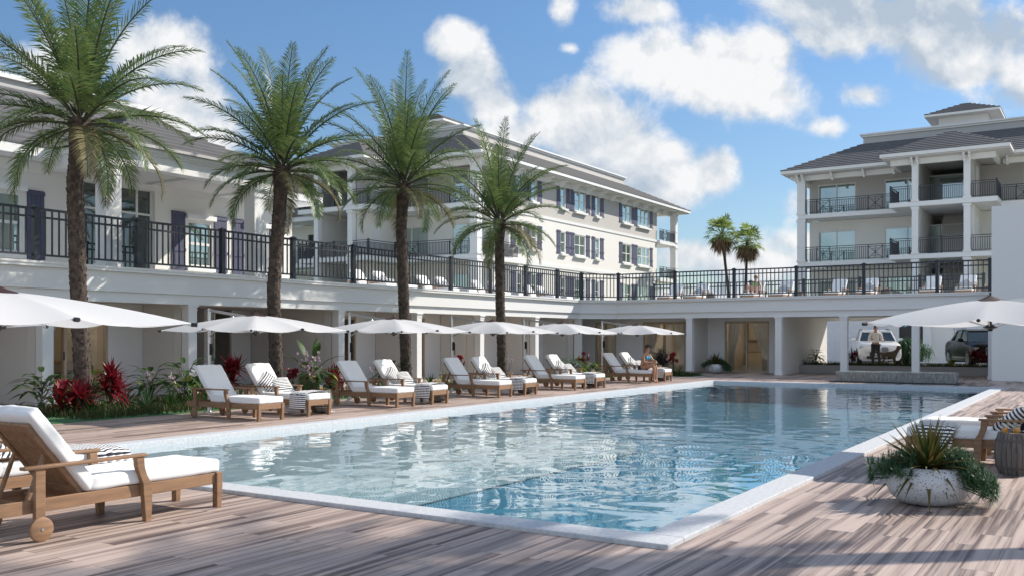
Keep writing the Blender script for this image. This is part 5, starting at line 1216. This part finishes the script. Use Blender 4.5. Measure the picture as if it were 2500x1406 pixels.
# ============================================================ fountain: long stone trough with water spilling over its sides
t = thing('water_fountain', 'long low grey stone fountain with water sheeting down its sides beyond the pool', 'fountain', (-5.9, 32.6, 0))
M_fs = mat('wet_fountain_stone', (.34, .335, .32), .5, var=1.0, vscale=34, vcol=(.15, .148, .14), bump=.9, bscale=50, bdist=.02, stretch=(1, 1, .22))
b = MB(); b.box(-1.78, -.55, .03, 1.78, .55, .34); b.build('basin_block', M_fs, t, bevel=.01); b = MB(); b.box(-1.95, -.72, .004, 1.95, .72, .028); b.build('kerb_tray', mat('wet_black_stone', (.03, .03, .032), .25), t)
M_film = watermat(); M_film.name = 'fountain_water'
b = MB(); b.grid(lambda u, v: Vector((-1.80 + 3.6 * u, -.57 + 1.14 * v, .348 + .012 * noise.noise(Vector((u * 40, v * 12, 1))))), 120, 40); b.build('water_film', M_film, t, smooth=True, ang=180)
b = MB(); rg = random.Random(61)
for k in range(50):
    x = rg.uniform(-1.79, 1.79); b.tube([(x, -.565, .34), (x + rg.uniform(-.01, .01), -.575, .2), (x, -.57, .04)], [.004, rg.uniform(.003, .007), .004], 4, caps=False)
for k in range(16):
    y = rg.uniform(-.55, .55); b.tube([(1.795, y, .34), (1.81, y, .2), (1.80, y, .04)], [.004, rg.uniform(.003, .007), .004], 4, caps=False)
for k in range(320): x = rg.uniform(-1.8, 1.8); b.lathe([(.001, 0), (.012, .004), (.001, .016)], 5, (x, -.60 + rg.uniform(-.03, .03), .03))
tag(b.build('falling_water', glassmat('running_water', (.9, .92, .93), .05, .5, 1.33), t, smooth=True), kind='stuff')
# ============================================================ cars
def paint(name, c, rough=.25, coat=.8):
    m = mat(name, c, rough, spec=.5 if coat > .5 else .2); b = m.node_tree.nodes['Principled BSDF']; b.inputs['Coat Weight'].default_value = coat; b.inputs['Coat Roughness'].default_value = .04; return m
M_tyre = mat('tyre_rubber', (.02, .02, .02), .85); M_cglass = glazemat('car_glass', (.012, .016, .02), .9, .06); M_lamp = glazemat('headlamp_glass', (.45, .50, .58), .9, .2)
def loft(mb, secs, wrap=True):
    """secs: list of rings (equal count)"""
    n = len(secs[0]); b = len(mb.v)
    for r in secs: mb.v += [tuple(p) for p in r]
    for i in range(len(secs) - 1):
        for k in range(n if wrap else n - 1): k2 = (k + 1) % n; mb.f.append((b + i * n + k, b + i * n + k2, b + (i + 1) * n + k2, b + (i + 1) * n + k))
    mb.f.append(tuple(b + k for k in range(n))[::-1]); mb.f.append(tuple(b + (len(secs) - 1) * n + k for k in range(n)))
def car(name, label, x, y, z, rz, body, white):
    """front at -y in its own frame; length 4.7, width 1.9, height 1.62"""
    t = thing(name, label, 'car', (x, y, z), rz); HW = .95
    def ring(y_, w, z0, z1, sh, wt):                 # lower body section: w half width, sh shoulder height, wt half width at the top
        h = [(w * .86, z0), (w * .97, z0 + .10), (w, z0 + .28), (w * .985, sh), (w * .95, sh + (z1 - sh) * .55), (wt, z1)]
        return [(a, y_, c) for a, c in h] + [(-a, y_, c) for a, c in h[::-1]]
    b = MB()
    S_ = [(-2.36, .70, .34, .66, .56, .55), (-2.30, .84, .26, .86, .68, .66), (-2.12, .91, .22, .98, .76, .74), (-1.8, .945, .22, 1.03, .84, .78), (-1.2, .95, .22, 1.09, .90, .80), (-.85, .95, .22, 1.12, .93, .82), (.9, .95, .22, 1.13, .95, .84),
          (1.8, .94, .24, 1.13, .96, .84), (2.2, .90, .28, 1.08, .92, .80), (2.36, .80, .36, .96, .80, .70)]
    loft(b, [ring(*s) for s in S_]); bo = b.build('body', body, t, smooth=True, fix=True, ang=50)
    # greenhouse: glass lofted, roof and pillars in body colour
    G = [(-.98, .80, 1.10, .80, 1.105), (-.35, .79, 1.11, .64, 1.53), (.4, .79, 1.12, .63, 1.60), (1.2, .78, 1.12, .62, 1.57), (1.75, .76, 1.12, .60, 1.44), (2.15, .72, 1.08, .66, 1.09)]
    b = MB(); loft(b, [[(w0, y_, z0), (w1, y_, z1), (-w1, y_, z1), (-w0, y_, z0)] for y_, w0, z0, w1, z1 in G]); b.build('windows', M_cglass, t, fix=True)
    b = MB(); loft(b, [[(w1 + .012, y_, z1 - .03), (w1 - .03, y_, z1 + .028), (-w1 + .03, y_, z1 + .028), (-w1 - .012, y_, z1 - .03)] for y_, w0, z0, w1, z1 in ((-.38, 0, 0, .64, 1.53), (.4, 0, 0, .63, 1.605), (1.2, 0, 0, .62, 1.575), (1.8, 0, 0, .60, 1.45))]); b.build('roof', body, t, fix=True)
    for s in (-1, 1):
        b = MB(); b.beam((s * .805, -.98, 1.10), (s * .648, -.36, 1.55), .06, .05); b.beam((s * .795, .25, 1.12), (s * .64, .25, 1.59), .06, .03); b.beam((s * .785, 1.25, 1.12), (s * .628, 1.2, 1.57), .10, .03); b.build('pillar', body if white else M_black, t)
        b = MB(); b.tube([(s * .60, -.2, 1.60), (s * .60, .0, 1.66), (s * .60, 1.2, 1.655), (s * .60, 1.45, 1.59)], .018, 6); b.build('roof_rail', M_chrome if not white else M_black, t)
        b = MB(); b.rbox((s * 1.02, -.72, 1.16), (.22, .16, .15), .05, 4); b.beam((s * .86, -.70, 1.11), (s * .98, -.71, 1.12), .05, .04); b.build('wing_mirror', body, t, smooth=True)
        b = MB(); b.box(s * .952, -.42, .90, s * .965, -.26, .93); b.box(s * .952, .70, .92, s * .965, .86, .95); b.build('door_handle', M_chrome, t)
        b = MB(); b.box(s * .945, -.95, .30, s * .962, 1.1, .335); b.build('sill_trim', M_chrome if not white else M_black, t)
        for yw in (-1.48, 1.42):
            w = MB(); w.lathe([(.20, -.11), (.33, -.11), (.36, -.07), (.36, .07), (.33, .11), (.20, .11)], 30); w.v = [(s * .85 + p[2], yw + p[0], .36 + p[1]) for p in w.v]; wo = w.build('wheel', M_tyre, t, smooth=True, fix=True)
            r = MB(); c = Vector((s * .955, yw, .36)); r.lathe([(.225, -.02), (.25, .0), (.25, .012)], 28); r.v = [(c.x + s * p[2] * 1, c.y + p[0], c.z + p[1]) for p in r.v]
            for k in range(10): a = 6.283 * k / 10; r.beam(c, c + Vector((0, math.cos(a) * .235, math.sin(a) * .235)), .035, .025)
            r.build('rim', M_chrome, wo)
            a = MB(); q = 18; pts = [(yw + .44 * math.cos(math.pi * k / q), .36 + .42 * math.sin(math.pi * k / q)) for k in range(q + 1)]; a.prism([(yw + .44, .24)] + pts + [(yw - .44, .24)], s * .70, s * .953, 'x'); a.build('wheel_arch', M_black, t, fix=True)
        h = MB(); loft(h, [[(s * (.60 + .0), -2.325 + .06, .70), (s * .60, -2.325 + .08, .84), (s * .60, -2.2, .85), (s * .60, -2.2, .70)], [(s * .80, -2.27, .70), (s * .80, -2.24, .86), (s * .80, -2.1, .87), (s * .80, -2.1, .70)], [(s * .915, -2.10, .76), (s * .905, -2.08, .86), (s * .88, -1.95, .88), (s * .88, -1.95, .78)]]); h.v = [(a, b_ - .035, c) for a, b_, c in h.v]; h.build('headlight', M_lamp, t, fix=True)
        f = MB(); f.cyl((s * .68, -2.345, .40), (s * .68, -2.30, .40), .065, 16); f.build('fog_lamp', M_lamp, t); f = MB(); f.box(s * .30, -.52 * 0 - 2.392, .31, s * .60, -2.30, .42); f.build('air_intake', M_black, t)
    g = MB(); b = MB(); g.box(-.42, -2.392, .285, .42, -2.31, .36); g.build('bumper_grille', M_black, t)
    if white:
        for s in (-1, 1):
            k = MB(); k.rbox((s * .185, -2.352, .735), (.315, .10, .22), .05, 5); k.build('kidney_grille', M_chrome, t, smooth=True)
            k = MB(); k.rbox((s * .185, -2.372, .735), (.275, .10, .18), .04, 5)
            ko = k.build('grille_opening', M_black, t, smooth=True); k = MB()
            for j in range(7): q = s * .185 - .11 + .0367 * j; k.box(q - .007, -2.436, .655, q + .007, -2.422, .815)
            k.build('grille_bars', M_chrome, ko)
        k = MB(); k.cyl((0, -2.25, .925), (0, -2.262, .935), .042, 20); e = k.build('bonnet_badge', M_chrome, t)
        k = MB(); k.cyl((0, -2.262, .935), (0, -2.266, .938), .032, 20); k.build('badge_centre', mat('badge_blue', (.03, .12, .5), .4), e)
        p = MB(); p.box(-.265, -2.425, .46, .265, -2.408, .565); po = p.build('number_plate', mat('plate_white', (.62, .62, .60), .5), t)
        tx = bpy.data.curves.new('plate_text', 'FONT'); tx.body = 'M AXV 7636'; tx.size = .098; tx.align_x = 'CENTER'; tx.align_y = 'CENTER'; tx.extrude = .001
        to = bpy.data.objects.new('plate_lettering', tx); COL.objects.link(to); to.parent = po; to.location = (0, -2.4275, .511); to.rotation_euler = (R(90), 0, 0); bpy.context.view_layer.update(); me = bpy.data.meshes.new_from_object(to.evaluated_get(bpy.context.evaluated_depsgraph_get())); me.materials.clear(); me.materials.append(M_black)
        o2 = bpy.data.objects.new('lettering', me); COL.objects.link(o2); o2.parent = po; o2.location = to.location; o2.rotation_euler = to.rotation_euler; bpy.data.objects.remove(to)
        p = MB(); p.box(-.46, -2.40, .43, .46, -2.33, .60); p.build('lower_grille', M_black, t); p = MB(); p.box(-.66, -2.405, .605, .66, -2.34, .62); p.box(-.62, -2.40, .235, .62, -2.3, .275); p.build('bumper_trim', M_chrome, t)
    else:
        p = MB(); p.rbox((0, -2.345, .70), (.98, .11, .30), .04, 5); p.build('radiator_grille', M_black, t, smooth=True); p = MB()
        for j in range(5): zz = .60 + .05 * j; p.box(-.44, -2.412, zz, .44, -2.395, zz + .014)
        p.box(-.50, -2.41, .835, .50, -2.35, .862); p.box(-.5, -2.41, .55, -.47, -2.35, .835); p.box(.47, -2.41, .55, .5, -2.35, .835); p.build('grille_bars', M_chrome, t)
    return t
car('parked_car', 'white four-by-four parked nose towards the pool in front of the garage door', -9.5, 47.3, .20, R(17), paint('white_car_paint', (.74, .74, .74)), True)
car('parked_car', 'black four-by-four parked at the right of the drive, half hidden by the blank wall', -4.74, 45.2, .20, R(22), paint('black_car_paint', (.008, .008, .010), .3, .25), False)

# ============================================================ people and a dog (skinned skeletons)
def skinned(name, J, E, rad, m, parent, root, sub=2, branch=.0):
    names = list(J); me = bpy.data.meshes.new(name); me.from_pydata([J[k] for k in names], [(names.index(a), names.index(b)) for a, b in E], [])
    o = bpy.data.objects.new(name, me); COL.objects.link(o); o.parent = parent; me.materials.append(m)
    sk = o.modifiers.new('skin', 'SKIN'); sk.use_smooth_shade = True; sk.branch_smoothing = branch
    if not me.skin_vertices: 
        bpy.context.view_layer.objects.active = o
    for i, k in enumerate(names):
        r = rad[k]; r = r if isinstance(r, tuple) else (r, r); me.skin_vertices[0].data[i].radius = r; me.skin_vertices[0].data[i].use_root = (k == root)
    sb = o.modifiers.new('sub', 'SUBSURF'); sb.levels = sub; sb.render_levels = sub
    return o
def chainE(*ks): return list(zip(ks, ks[1:]))
def hand(J, E, rad, wrist, d, palm_n, tag_, s=1., curl=.5):
    """palm, four fingers of different length and a thumb from the side of the palm"""
    w = Vector(J[wrist]); d = Vector(d).normalized(); n = Vector(palm_n); n = (n - d * n.dot(d)).normalized(); side = d.cross(n)
    pm = tag_ + 'palm'; J[pm] = tuple(w + d * .055 * s); rad[pm] = (.026 * s, .017 * s); E.append((wrist, pm))
    for k, (off, L) in enumerate(((-.028, .068), (-.009, .078), (.010, .074), (.028, .058))):
        a = w + d * .085 * s + side * off * s; b = a + (d + n * curl * .5).normalized() * L * .5 * s; c = b + (d + n * curl * 1.6).normalized() * L * .5 * s
        ks = [tag_ + 'f%d%d' % (k, j) for j in range(3)]
        for q, p, r in zip(ks, (a, b, c), (.0085, .008, .006)): J[q] = tuple(p); rad[q] = r * s
        E.append((pm, ks[0])); E += chainE(*ks)
    a = w + d * .035 * s - side * .035 * s; b = a + (d * .8 - side * .6 + n * .5).normalized() * .04 * s
    J[tag_ + 't0'] = tuple(a); J[tag_ + 't1'] = tuple(b); rad[tag_ + 't0'] = .010 * s; rad[tag_ + 't1'] = .007 * s; E += [(pm, tag_ + 't0'), (tag_ + 't0', tag_ + 't1')]
M_skin = mat('tanned_skin', (.42, .22, .135), .5); M_skin2 = mat('skin_pale', (.50, .30, .21), .5); M_hair = mat('black_hair', (.012, .010, .010), .5, bump=.6, bscale=80); M_blond = mat('blond_hair', (.42, .27, .11), .6, bump=.5, bscale=80)
M_lips = mat('lip_colour', (.30, .07, .06), .5); M_eye = mat('dark_eye', (.02, .015, .012), .2)
def face(par, c, f, up, m, s=1., glasses=False, smile=False):
    """nose, eyes, brows, mouth and ears on a head centred at c looking along f"""
    c = Vector(c); f = Vector(f).normalized(); up = Vector(up).normalized(); r = f.cross(up)
    def P(a, b, d): return c + r * a * s + up * b * s + f * d * s
    b = MB(); b.tube([P(0, .015, .088), P(0, -.012, .108), P(0, -.022, .098)], [.009 * s, .013 * s, .010 * s], 8); 
    for q in (-1, 1): b.tube([P(q * .076, .015, -.005), P(q * .084, .0, -.012), P(q * .078, -.03, -.006)], [.010 * s, .014 * s, .008 * s], 6)
    b.build('nose_and_ears', m, par, smooth=True)
    b = MB(); b.tube([P(-.024, -.052, .084), P(0, -.055 if smile else -.052, .092), P(.024, -.052, .084)], [.005 * s, .008 * s, .005 * s], 6); b.build('mouth', M_lips, par, smooth=True)
    b = MB()
    for q in (-1, 1): b.tube([P(q * .045, .02, .075), P(q * .030, .022, .083), P(q * .017, .02, .085)], [.004 * s, .009 * s, .004 * s], 6)
    b.build('eyes', M_eye, par, smooth=True)
    b = MB()
    for q in (-1, 1): b.tube([P(q * .055, .040, .074), P(q * .034, .048, .086), P(q * .014, .042, .09)], .004 * s, 5)
    b.build('eyebrows', M_hair, par)
    if glasses:
        b = MB()
        for q in (-1, 1): b.rbox((0, 0, 0), (.058 * s, .014 * s, .042 * s), .006 * s, 4, M=Matrix((( r.x, f.x, up.x, P(q * .034, .018, .098).x), (r.y, f.y, up.y, P(q * .034, .018, .098).y), (r.z, f.z, up.z, P(q * .034, .018, .098).z), (0, 0, 0, 1))))
        b.tube([P(-.062, .03, .09), P(-.08, .03, .02)], .005 * s, 5); b.tube([P(.062, .03, .09), P(.08, .03, .02)], .005 * s, 5); b.build('sunglasses', M_black, par)
def haircap(par, c, f, up, m, s=1., back=.0, n=20):
    c = Vector(c); f = Vector(f).normalized(); up = Vector(up).normalized(); r = f.cross(up); b = MB()
    def fn(u, v):
        a = 2 * math.pi * u; e = math.pi / 2 - v * (1.95 if math.cos(a) < .2 else 1.95 - .95 * (math.cos(a) - .2) / .8); q = .098 * s * (1 + .05 * noise.noise(Vector((u * 9, v * 6, 3))))
        return c + up * .022 * s + (f * math.cos(a) * math.cos(e) * 1.06 + r * math.sin(a) * math.cos(e) * .90 + up * math.sin(e) * 1.08) * q - f * .012 * s
    b.grid(fn, n * 2, 12, wrapu=True); return b.build('hair', m, par, smooth=True, ang=180)
# woman in a blue bikini sitting sideways on the last lounger (local frame: +x faces the pool, feet on the deck)
def sitting_woman():
    t = thing('person', 'woman with short black hair, sunglasses and blue bikini sitting at the end of a lounger', 'person', (-12.86, 28.2, 0), R(-8))
    J, rad, E = {}, {}, []
    def add(k, p, r): J[k] = p; rad[k] = r
    add('pelvis', (0, 0, .50), (.15, .105)); add('waist', (.035, 0, .63), (.115, .085)); add('chest', (.10, 0, .80), (.135, .095)); add('collar', (.155, 0, .925), (.09, .06)); add('neck', (.185, 0, .99), .042); add('jaw', (.222, 0, 1.065), (.052, .058)); add('head', (.212, 0, 1.125), (.078, .090)); add('crown', (.20, 0, 1.185), (.062, .068))
    E += chainE('pelvis', 'waist', 'chest', 'collar', 'neck', 'jaw', 'head', 'crown')
    for s, n in ((-1, 'l'), (1, 'r')):
        kx = .42 if s < 0 else .40; zz = .585 if s < 0 else .575
        add('hip' + n, (.07, s * .085, .475), .092); add('thigh' + n, (.23, s * .095, .53), .075); add('knee' + n, (kx + .05, s * .075, zz), .056); add('calf' + n, (kx + .075, s * .075, .40), .054); add('shin' + n, (kx + .06, s * .075, .22), .038); add('ankle' + n, (kx + .055, s * .075, .075), .032); add('heel' + n, (kx + .035, s * .075, .040), .030); add('ball' + n, (kx + .15, s * .08, .030), (.036, .02)); add('toes' + n, (kx + .20, s * .085, .022), (.030, .014))
        E += chainE('pelvis', 'hip' + n, 'thigh' + n, 'knee' + n, 'calf' + n, 'shin' + n, 'ankle' + n, 'ball' + n, 'toes' + n) + [('ankle' + n, 'heel' + n)]
        add('shoulder' + n, (.145, s * .165, .895), .052)
        if s < 0: add('elbow' + n, (.20, s * .215, .665), .038); add('fore' + n, (.32, -.10, .655), .033); add('wrist' + n, (.42, .01, .665), .024)
        else: add('elbow' + n, (.29, s * .185, .715), .038); add('fore' + n, (.39, .12, .70), .032); add('wrist' + n, (.475, .055, .70), .024)
        E += chainE('collar', 'shoulder' + n, 'elbow' + n, 'fore' + n, 'wrist' + n)
        hand(J, E, rad, 'wrist' + n, (.5, .5 * -s, -.35), (-.2, 0, -1), n, .9, .8)
    for s, n in ((-1, 'bl'), (1, 'br')): add(n, (.178, s * .062, .80), .058); E.append(('chest', n))
    body = skinned('body', J, E, rad, M_skin, t, 'pelvis')
    M_bik = mat('bright_blue_bikini', (.01, .36, .62), .6); M_bikd = mat('dark_bikini_strap', (.03, .03, .04), .6)
    for s in (-1, 1):
        b = MB(); c = Vector((.196, s * .064, .80)); b.grid(lambda u, v: c + Vector((math.sin(v * 1.25) * .0 + .056 * math.cos(v * 1.3), .058 * math.sin(v * 1.3) * math.cos(6.283 * u), .060 * math.sin(v * 1.3) * math.sin(6.283 * u))), 16, 8, wrapu=True); b.build('bikini_top', M_bik, t, smooth=True, ang=180)
    b = MB(); b.tube([(.20, -.06, .855), (.20, -.05, .93), (.15, -.03, .99), (.13, .0, 1.0), (.15, .03, .99), (.20, .05, .93), (.20, .06, .855)], .006, 5); b.tube([(.18, -.118, .79), (.09, -.145, .775), (-.0, -.08, .77), (-.01, 0, .768), (.0, .08, .77), (.09, .145, .775), (.18, .118, .79)], .007, 5); b.build('bikini_straps', M_bikd, t)
    J2 = {'a': (-.01, 0, .475), 'l': (.06, -.09, .47), 'r': (.06, .09, .47)}; skinned('bikini_bottom', J2, [('a', 'l'), ('a', 'r')], {'a': (.158, .09), 'l': .097, 'r': .097}, M_bikd, t, 'a', 2)
    hc = (.215, 0, 1.12); haircap(t, hc, (1, 0, -.05), (0.05, 0, 1), M_hair, 1.0); face(t, hc, (1, 0, -.05), (.05, 0, 1), M_skin, .98, True)
    return t
sitting_woman()
# woman in a green bikini reclining on the terrace
def terrace_woman():
    t = thing('person', 'blond woman in a green bikini reclining on the far terrace with her knees raised', 'person', (-13.0, 39.0, 2.93), R(-90))
    J, rad, E = {}, {}, []
    def add(k, p, r): J[k] = p; rad[k] = r
    add('pelvis', (-.92, 0, .50), (.14, .10)); add('waist', (-1.03, 0, .60), (.115, .085)); add('chest', (-1.14, 0, .76), (.13, .09)); add('collar', (-1.22, 0, .90), (.09, .06)); add('neck', (-1.24, 0, .97), .042); add('jaw', (-1.23, 0, 1.045), (.052, .058)); add('head', (-1.25, 0, 1.105), (.078, .088)); add('crown', (-1.27, 0, 1.165), (.06, .065))
    E += chainE('pelvis', 'waist', 'chest', 'collar', 'neck', 'jaw', 'head', 'crown')
    for s, n in ((-1, 'l'), (1, 'r')):
        add('hip' + n, (-.87, s * .085, .49), .09); add('thigh' + n, (-.72, s * .12, .64), .072); add('knee' + n, (-.56, s * .15, .79), .054); add('calf' + n, (-.47, s * .14, .66), .05); add('shin' + n, (-.42, s * .13, .53), .036); add('ankle' + n, (-.38, s * .12, .455), .032); add('toes' + n, (-.24, s * .13, .43), (.03, .016))
        E += chainE('pelvis', 'hip' + n, 'thigh' + n, 'knee' + n, 'calf' + n, 'shin' + n, 'ankle' + n, 'toes' + n)
        add('shoulder' + n, (-1.20, s * .165, .87), .052); add('elbow' + n, (-1.06, s * .29, .68), .038); add('fore' + n, (-.95, s * .33, .60), .033); add('wrist' + n, (-.85, s * .36, .55), .024); E += chainE('collar', 'shoulder' + n, 'elbow' + n, 'fore' + n, 'wrist' + n); hand(J, E, rad, 'wrist' + n, (.8, .2 * s, -.3), (0, 0, -1), n, .9, .4)
    for s, n in ((-1, 'bl'), (1, 'br')): add(n, (-1.06, s * .06, .80), .055); E.append(('chest', n))
    skinned('body', J, E, rad, M_skin2, t, 'pelvis')
    M_gb = mat('bright_green_bikini', (.03, .55, .05), .6)
    for s in (-1, 1):
        b = MB(); c = Vector((-1.045, s * .062, .805)); b.grid(lambda u, v: c + Vector((.056 * math.cos(v * 1.3), .060 * math.sin(v * 1.3) * math.cos(6.283 * u), .060 * math.sin(v * 1.3) * math.sin(6.283 * u))), 16, 8, wrapu=True); b.build('bikini_top', M_gb, t, smooth=True, ang=180)
    b = MB(); b.tube([(-1.04, -.11, .80), (-1.14, -.14, .78), (-1.14, .14, .78), (-1.04, .11, .80)], .007, 5); b.build('bikini_straps', M_gb, t)
    hc = (-1.245, 0, 1.10); haircap(t, hc, (1, 0, 0), (0, 0, 1), M_blond, 1.02); face(t, hc, (1, 0, 0), (0, 0, 1), M_skin2, .98)
terrace_woman()
# man standing by the white car, hands in front of him
def standing_man():
    t = thing('person', 'man in a white shirt and dark trousers standing in front of the white car', 'person', (-8.86, 44.2, .20), R(14)); J, rad, E = {}, {}, []
    def add(k, p, r): J[k] = p; rad[k] = r
    # faces -y
    add('pelvis', (0, 0, .96), (.155, .11)); add('waist', (0, .0, 1.10), (.14, .10)); add('chest', (0, .01, 1.30), (.17, .115)); add('collar', (0, .01, 1.46), (.10, .065)); add('neck', (0, .0, 1.53), .056); add('jaw', (0, -.025, 1.605), (.062, .068)); add('head', (0, -.01, 1.675), (.082, .096)); add('crown', (0, .0, 1.745), (.066, .075)); E += chainE('pelvis', 'waist', 'chest', 'collar', 'neck', 'jaw', 'head', 'crown')
    for s, n in ((-1, 'l'), (1, 'r')):
        fx = -.10 if s < 0 else .17
        add('hip' + n, (s * .095, 0, .90), .098); add('thigh' + n, (s * .10, -.015, .70), .085); add('knee' + n, (s * .105 + (.03 if s > 0 else 0), -.03, .50), .06); add('calf' + n, (fx, .0, .33), .058); add('ankle' + n, (fx, .02, .09), .038); add('toes' + n, (fx + s * .03, -.14, .035), (.04, .025)); E += chainE('pelvis', 'hip' + n, 'thigh' + n, 'knee' + n, 'calf' + n, 'ankle' + n, 'toes' + n)
        add('shoulder' + n, (s * .205, .01, 1.42), .065); add('elbow' + n, (s * .275, .03, 1.13), .044)
        if s < 0: add('fore' + n, (-.24, -.14, 1.14), .04); add('wrist' + n, (-.17, -.27, 1.17), .028)
        else: add('fore' + n, (.30, -.13, 1.11), .04); add('wrist' + n, (.33, -.28, 1.12), .028)
        E += chainE('collar', 'shoulder' + n, 'elbow' + n, 'fore' + n, 'wrist' + n); hand(J, E, rad, 'wrist' + n, (.35 if s < 0 else .2, -.9, .15), (0, 0, 1), n, 1.05, .6)
    skinned('body', J, E, rad, M_skin, t, 'pelvis')
    M_shirt = mat('white_shirt', (.80, .77, .75), .85, bump=.5, bscale=22, bdist=.01); M_trou = mat('dark_trousers', (.018, .018, .022), .8)
    k1 = ['waist', 'chest', 'collar']; J2 = {'pelvis': (0, 0, 1.0)}; r2 = {'pelvis': (.165, .12)}
    for k in k1: J2[k] = J[k]; r2[k] = tuple(x + .018 for x in rad[k]) if isinstance(rad[k], tuple) else rad[k] + .018
    E2 = chainE('pelvis', *k1)
    for n in 'lr':
        for k in ('shoulder', 'elbow', 'fore', 'wrist'): J2[k + n] = J[k + n]; r2[k + n] = rad[k + n] + (.02 if k != 'wrist' else .012)
        E2 += chainE('collar', 'shoulder' + n, 'elbow' + n, 'fore' + n, 'wrist' + n)
    J2['collar'] = (0, .01, 1.46); skinned('shirt', J2, E2, r2, M_shirt, t, 'pelvis')
    J3 = {'pelvis': (0, 0, .98)}; r3 = {'pelvis': (.168, .122)}; E3 = []
    for n in 'lr':
        for k in ('hip', 'thigh', 'knee', 'calf', 'ankle'): J3[k + n] = J[k + n]; r3[k + n] = rad[k + n] + (.016 if k != 'ankle' else .03)
        E3 += chainE('pelvis', 'hip' + n, 'thigh' + n, 'knee' + n, 'calf' + n, 'ankle' + n)
    skinned('trousers', J3, E3, r3, M_trou, t, 'pelvis')
    for s, fx in ((-1, -.10), (1, .17)): b = MB(); b.rbox((fx + s * .015, -.06, .045), (.095, .27, .085), .035, 5); b.build('shoe', M_black, t, smooth=True)
    hc = (0, -.012, 1.67); haircap(t, hc, (0, -1, 0), (0, 0, 1), M_hair, .98); face(t, hc, (0, -1, 0), (0, 0, 1), M_skin, 1.0, False, True)
standing_man()
def dog():
    t = thing('dog', 'brown dog standing beside the man, facing right', 'dog', (-7.72, 41.3, .27), R(24)); J, rad, E = {}, {}, []
    def add(k, p, r): J[k] = p; rad[k] = r
    add('rump', (-.26, 0, .50), (.10, .105)); add('belly', (-.05, 0, .50), (.10, .10)); add('chest', (.18, 0, .50), (.12, .145)); add('withers', (.25, 0, .60), .09); add('neck', (.31, 0, .70), .075); add('head', (.36, 0, .81), .075); add('muzzle', (.45, 0, .785), .045); add('nose', (.51, 0, .77), .032)
    E += chainE('rump', 'belly', 'chest', 'withers', 'neck', 'head', 'muzzle', 'nose'); add('tail1', (-.36, 0, .56), .03); add('tail2', (-.47, 0, .60), .022); add('tail3', (-.57, .0, .68), .012); E += chainE('rump', 'tail1', 'tail2', 'tail3')
    for s, n in ((-1, 'l'), (1, 'r')):
        add('el' + n, (.17, s * .085, .36), .05); add('kn' + n, (.19, s * .085, .20), .032); add('pa' + n, (.19, s * .085, .05), .026); add('to' + n, (.23, s * .085, .025), .028); E += chainE('chest', 'el' + n, 'kn' + n, 'pa' + n, 'to' + n)
        add('th' + n, (-.24, s * .085, .38), .07); add('st' + n, (-.20 + .02 * s, s * .085, .28), .045); add('ho' + n, (-.33, s * .085, .18), .026); add('hp' + n, (-.30, s * .085, .05), .024); add('ht' + n, (-.26, s * .085, .025), .026); E += chainE('rump', 'th' + n, 'st' + n, 'ho' + n, 'hp' + n, 'ht' + n)
        add('ea' + n, (.34, s * .06, .85), .03); add('eb' + n, (.345, s * .09, .78), .022); E += chainE('head', 'ea' + n, 'eb' + n)
    skinned('body', J, E, rad, mat('brown_fur', (.16, .105, .065), .85, var=.9, vscale=5, vcol=(.28, .21, .15), bump=.6, bscale=60), t, 'belly')
    b = MB(); b.tube([(.525, 0, .785), (.54, 0, .775)], .016, 8); b.build('nose_pad', M_black, t); b = MB()
    for s in (-1, 1): b.tube([(.415, s * .045, .835), (.425, s * .05, .835)], .010, 8)
    b.build('eyes', M_eye, t)
dog()
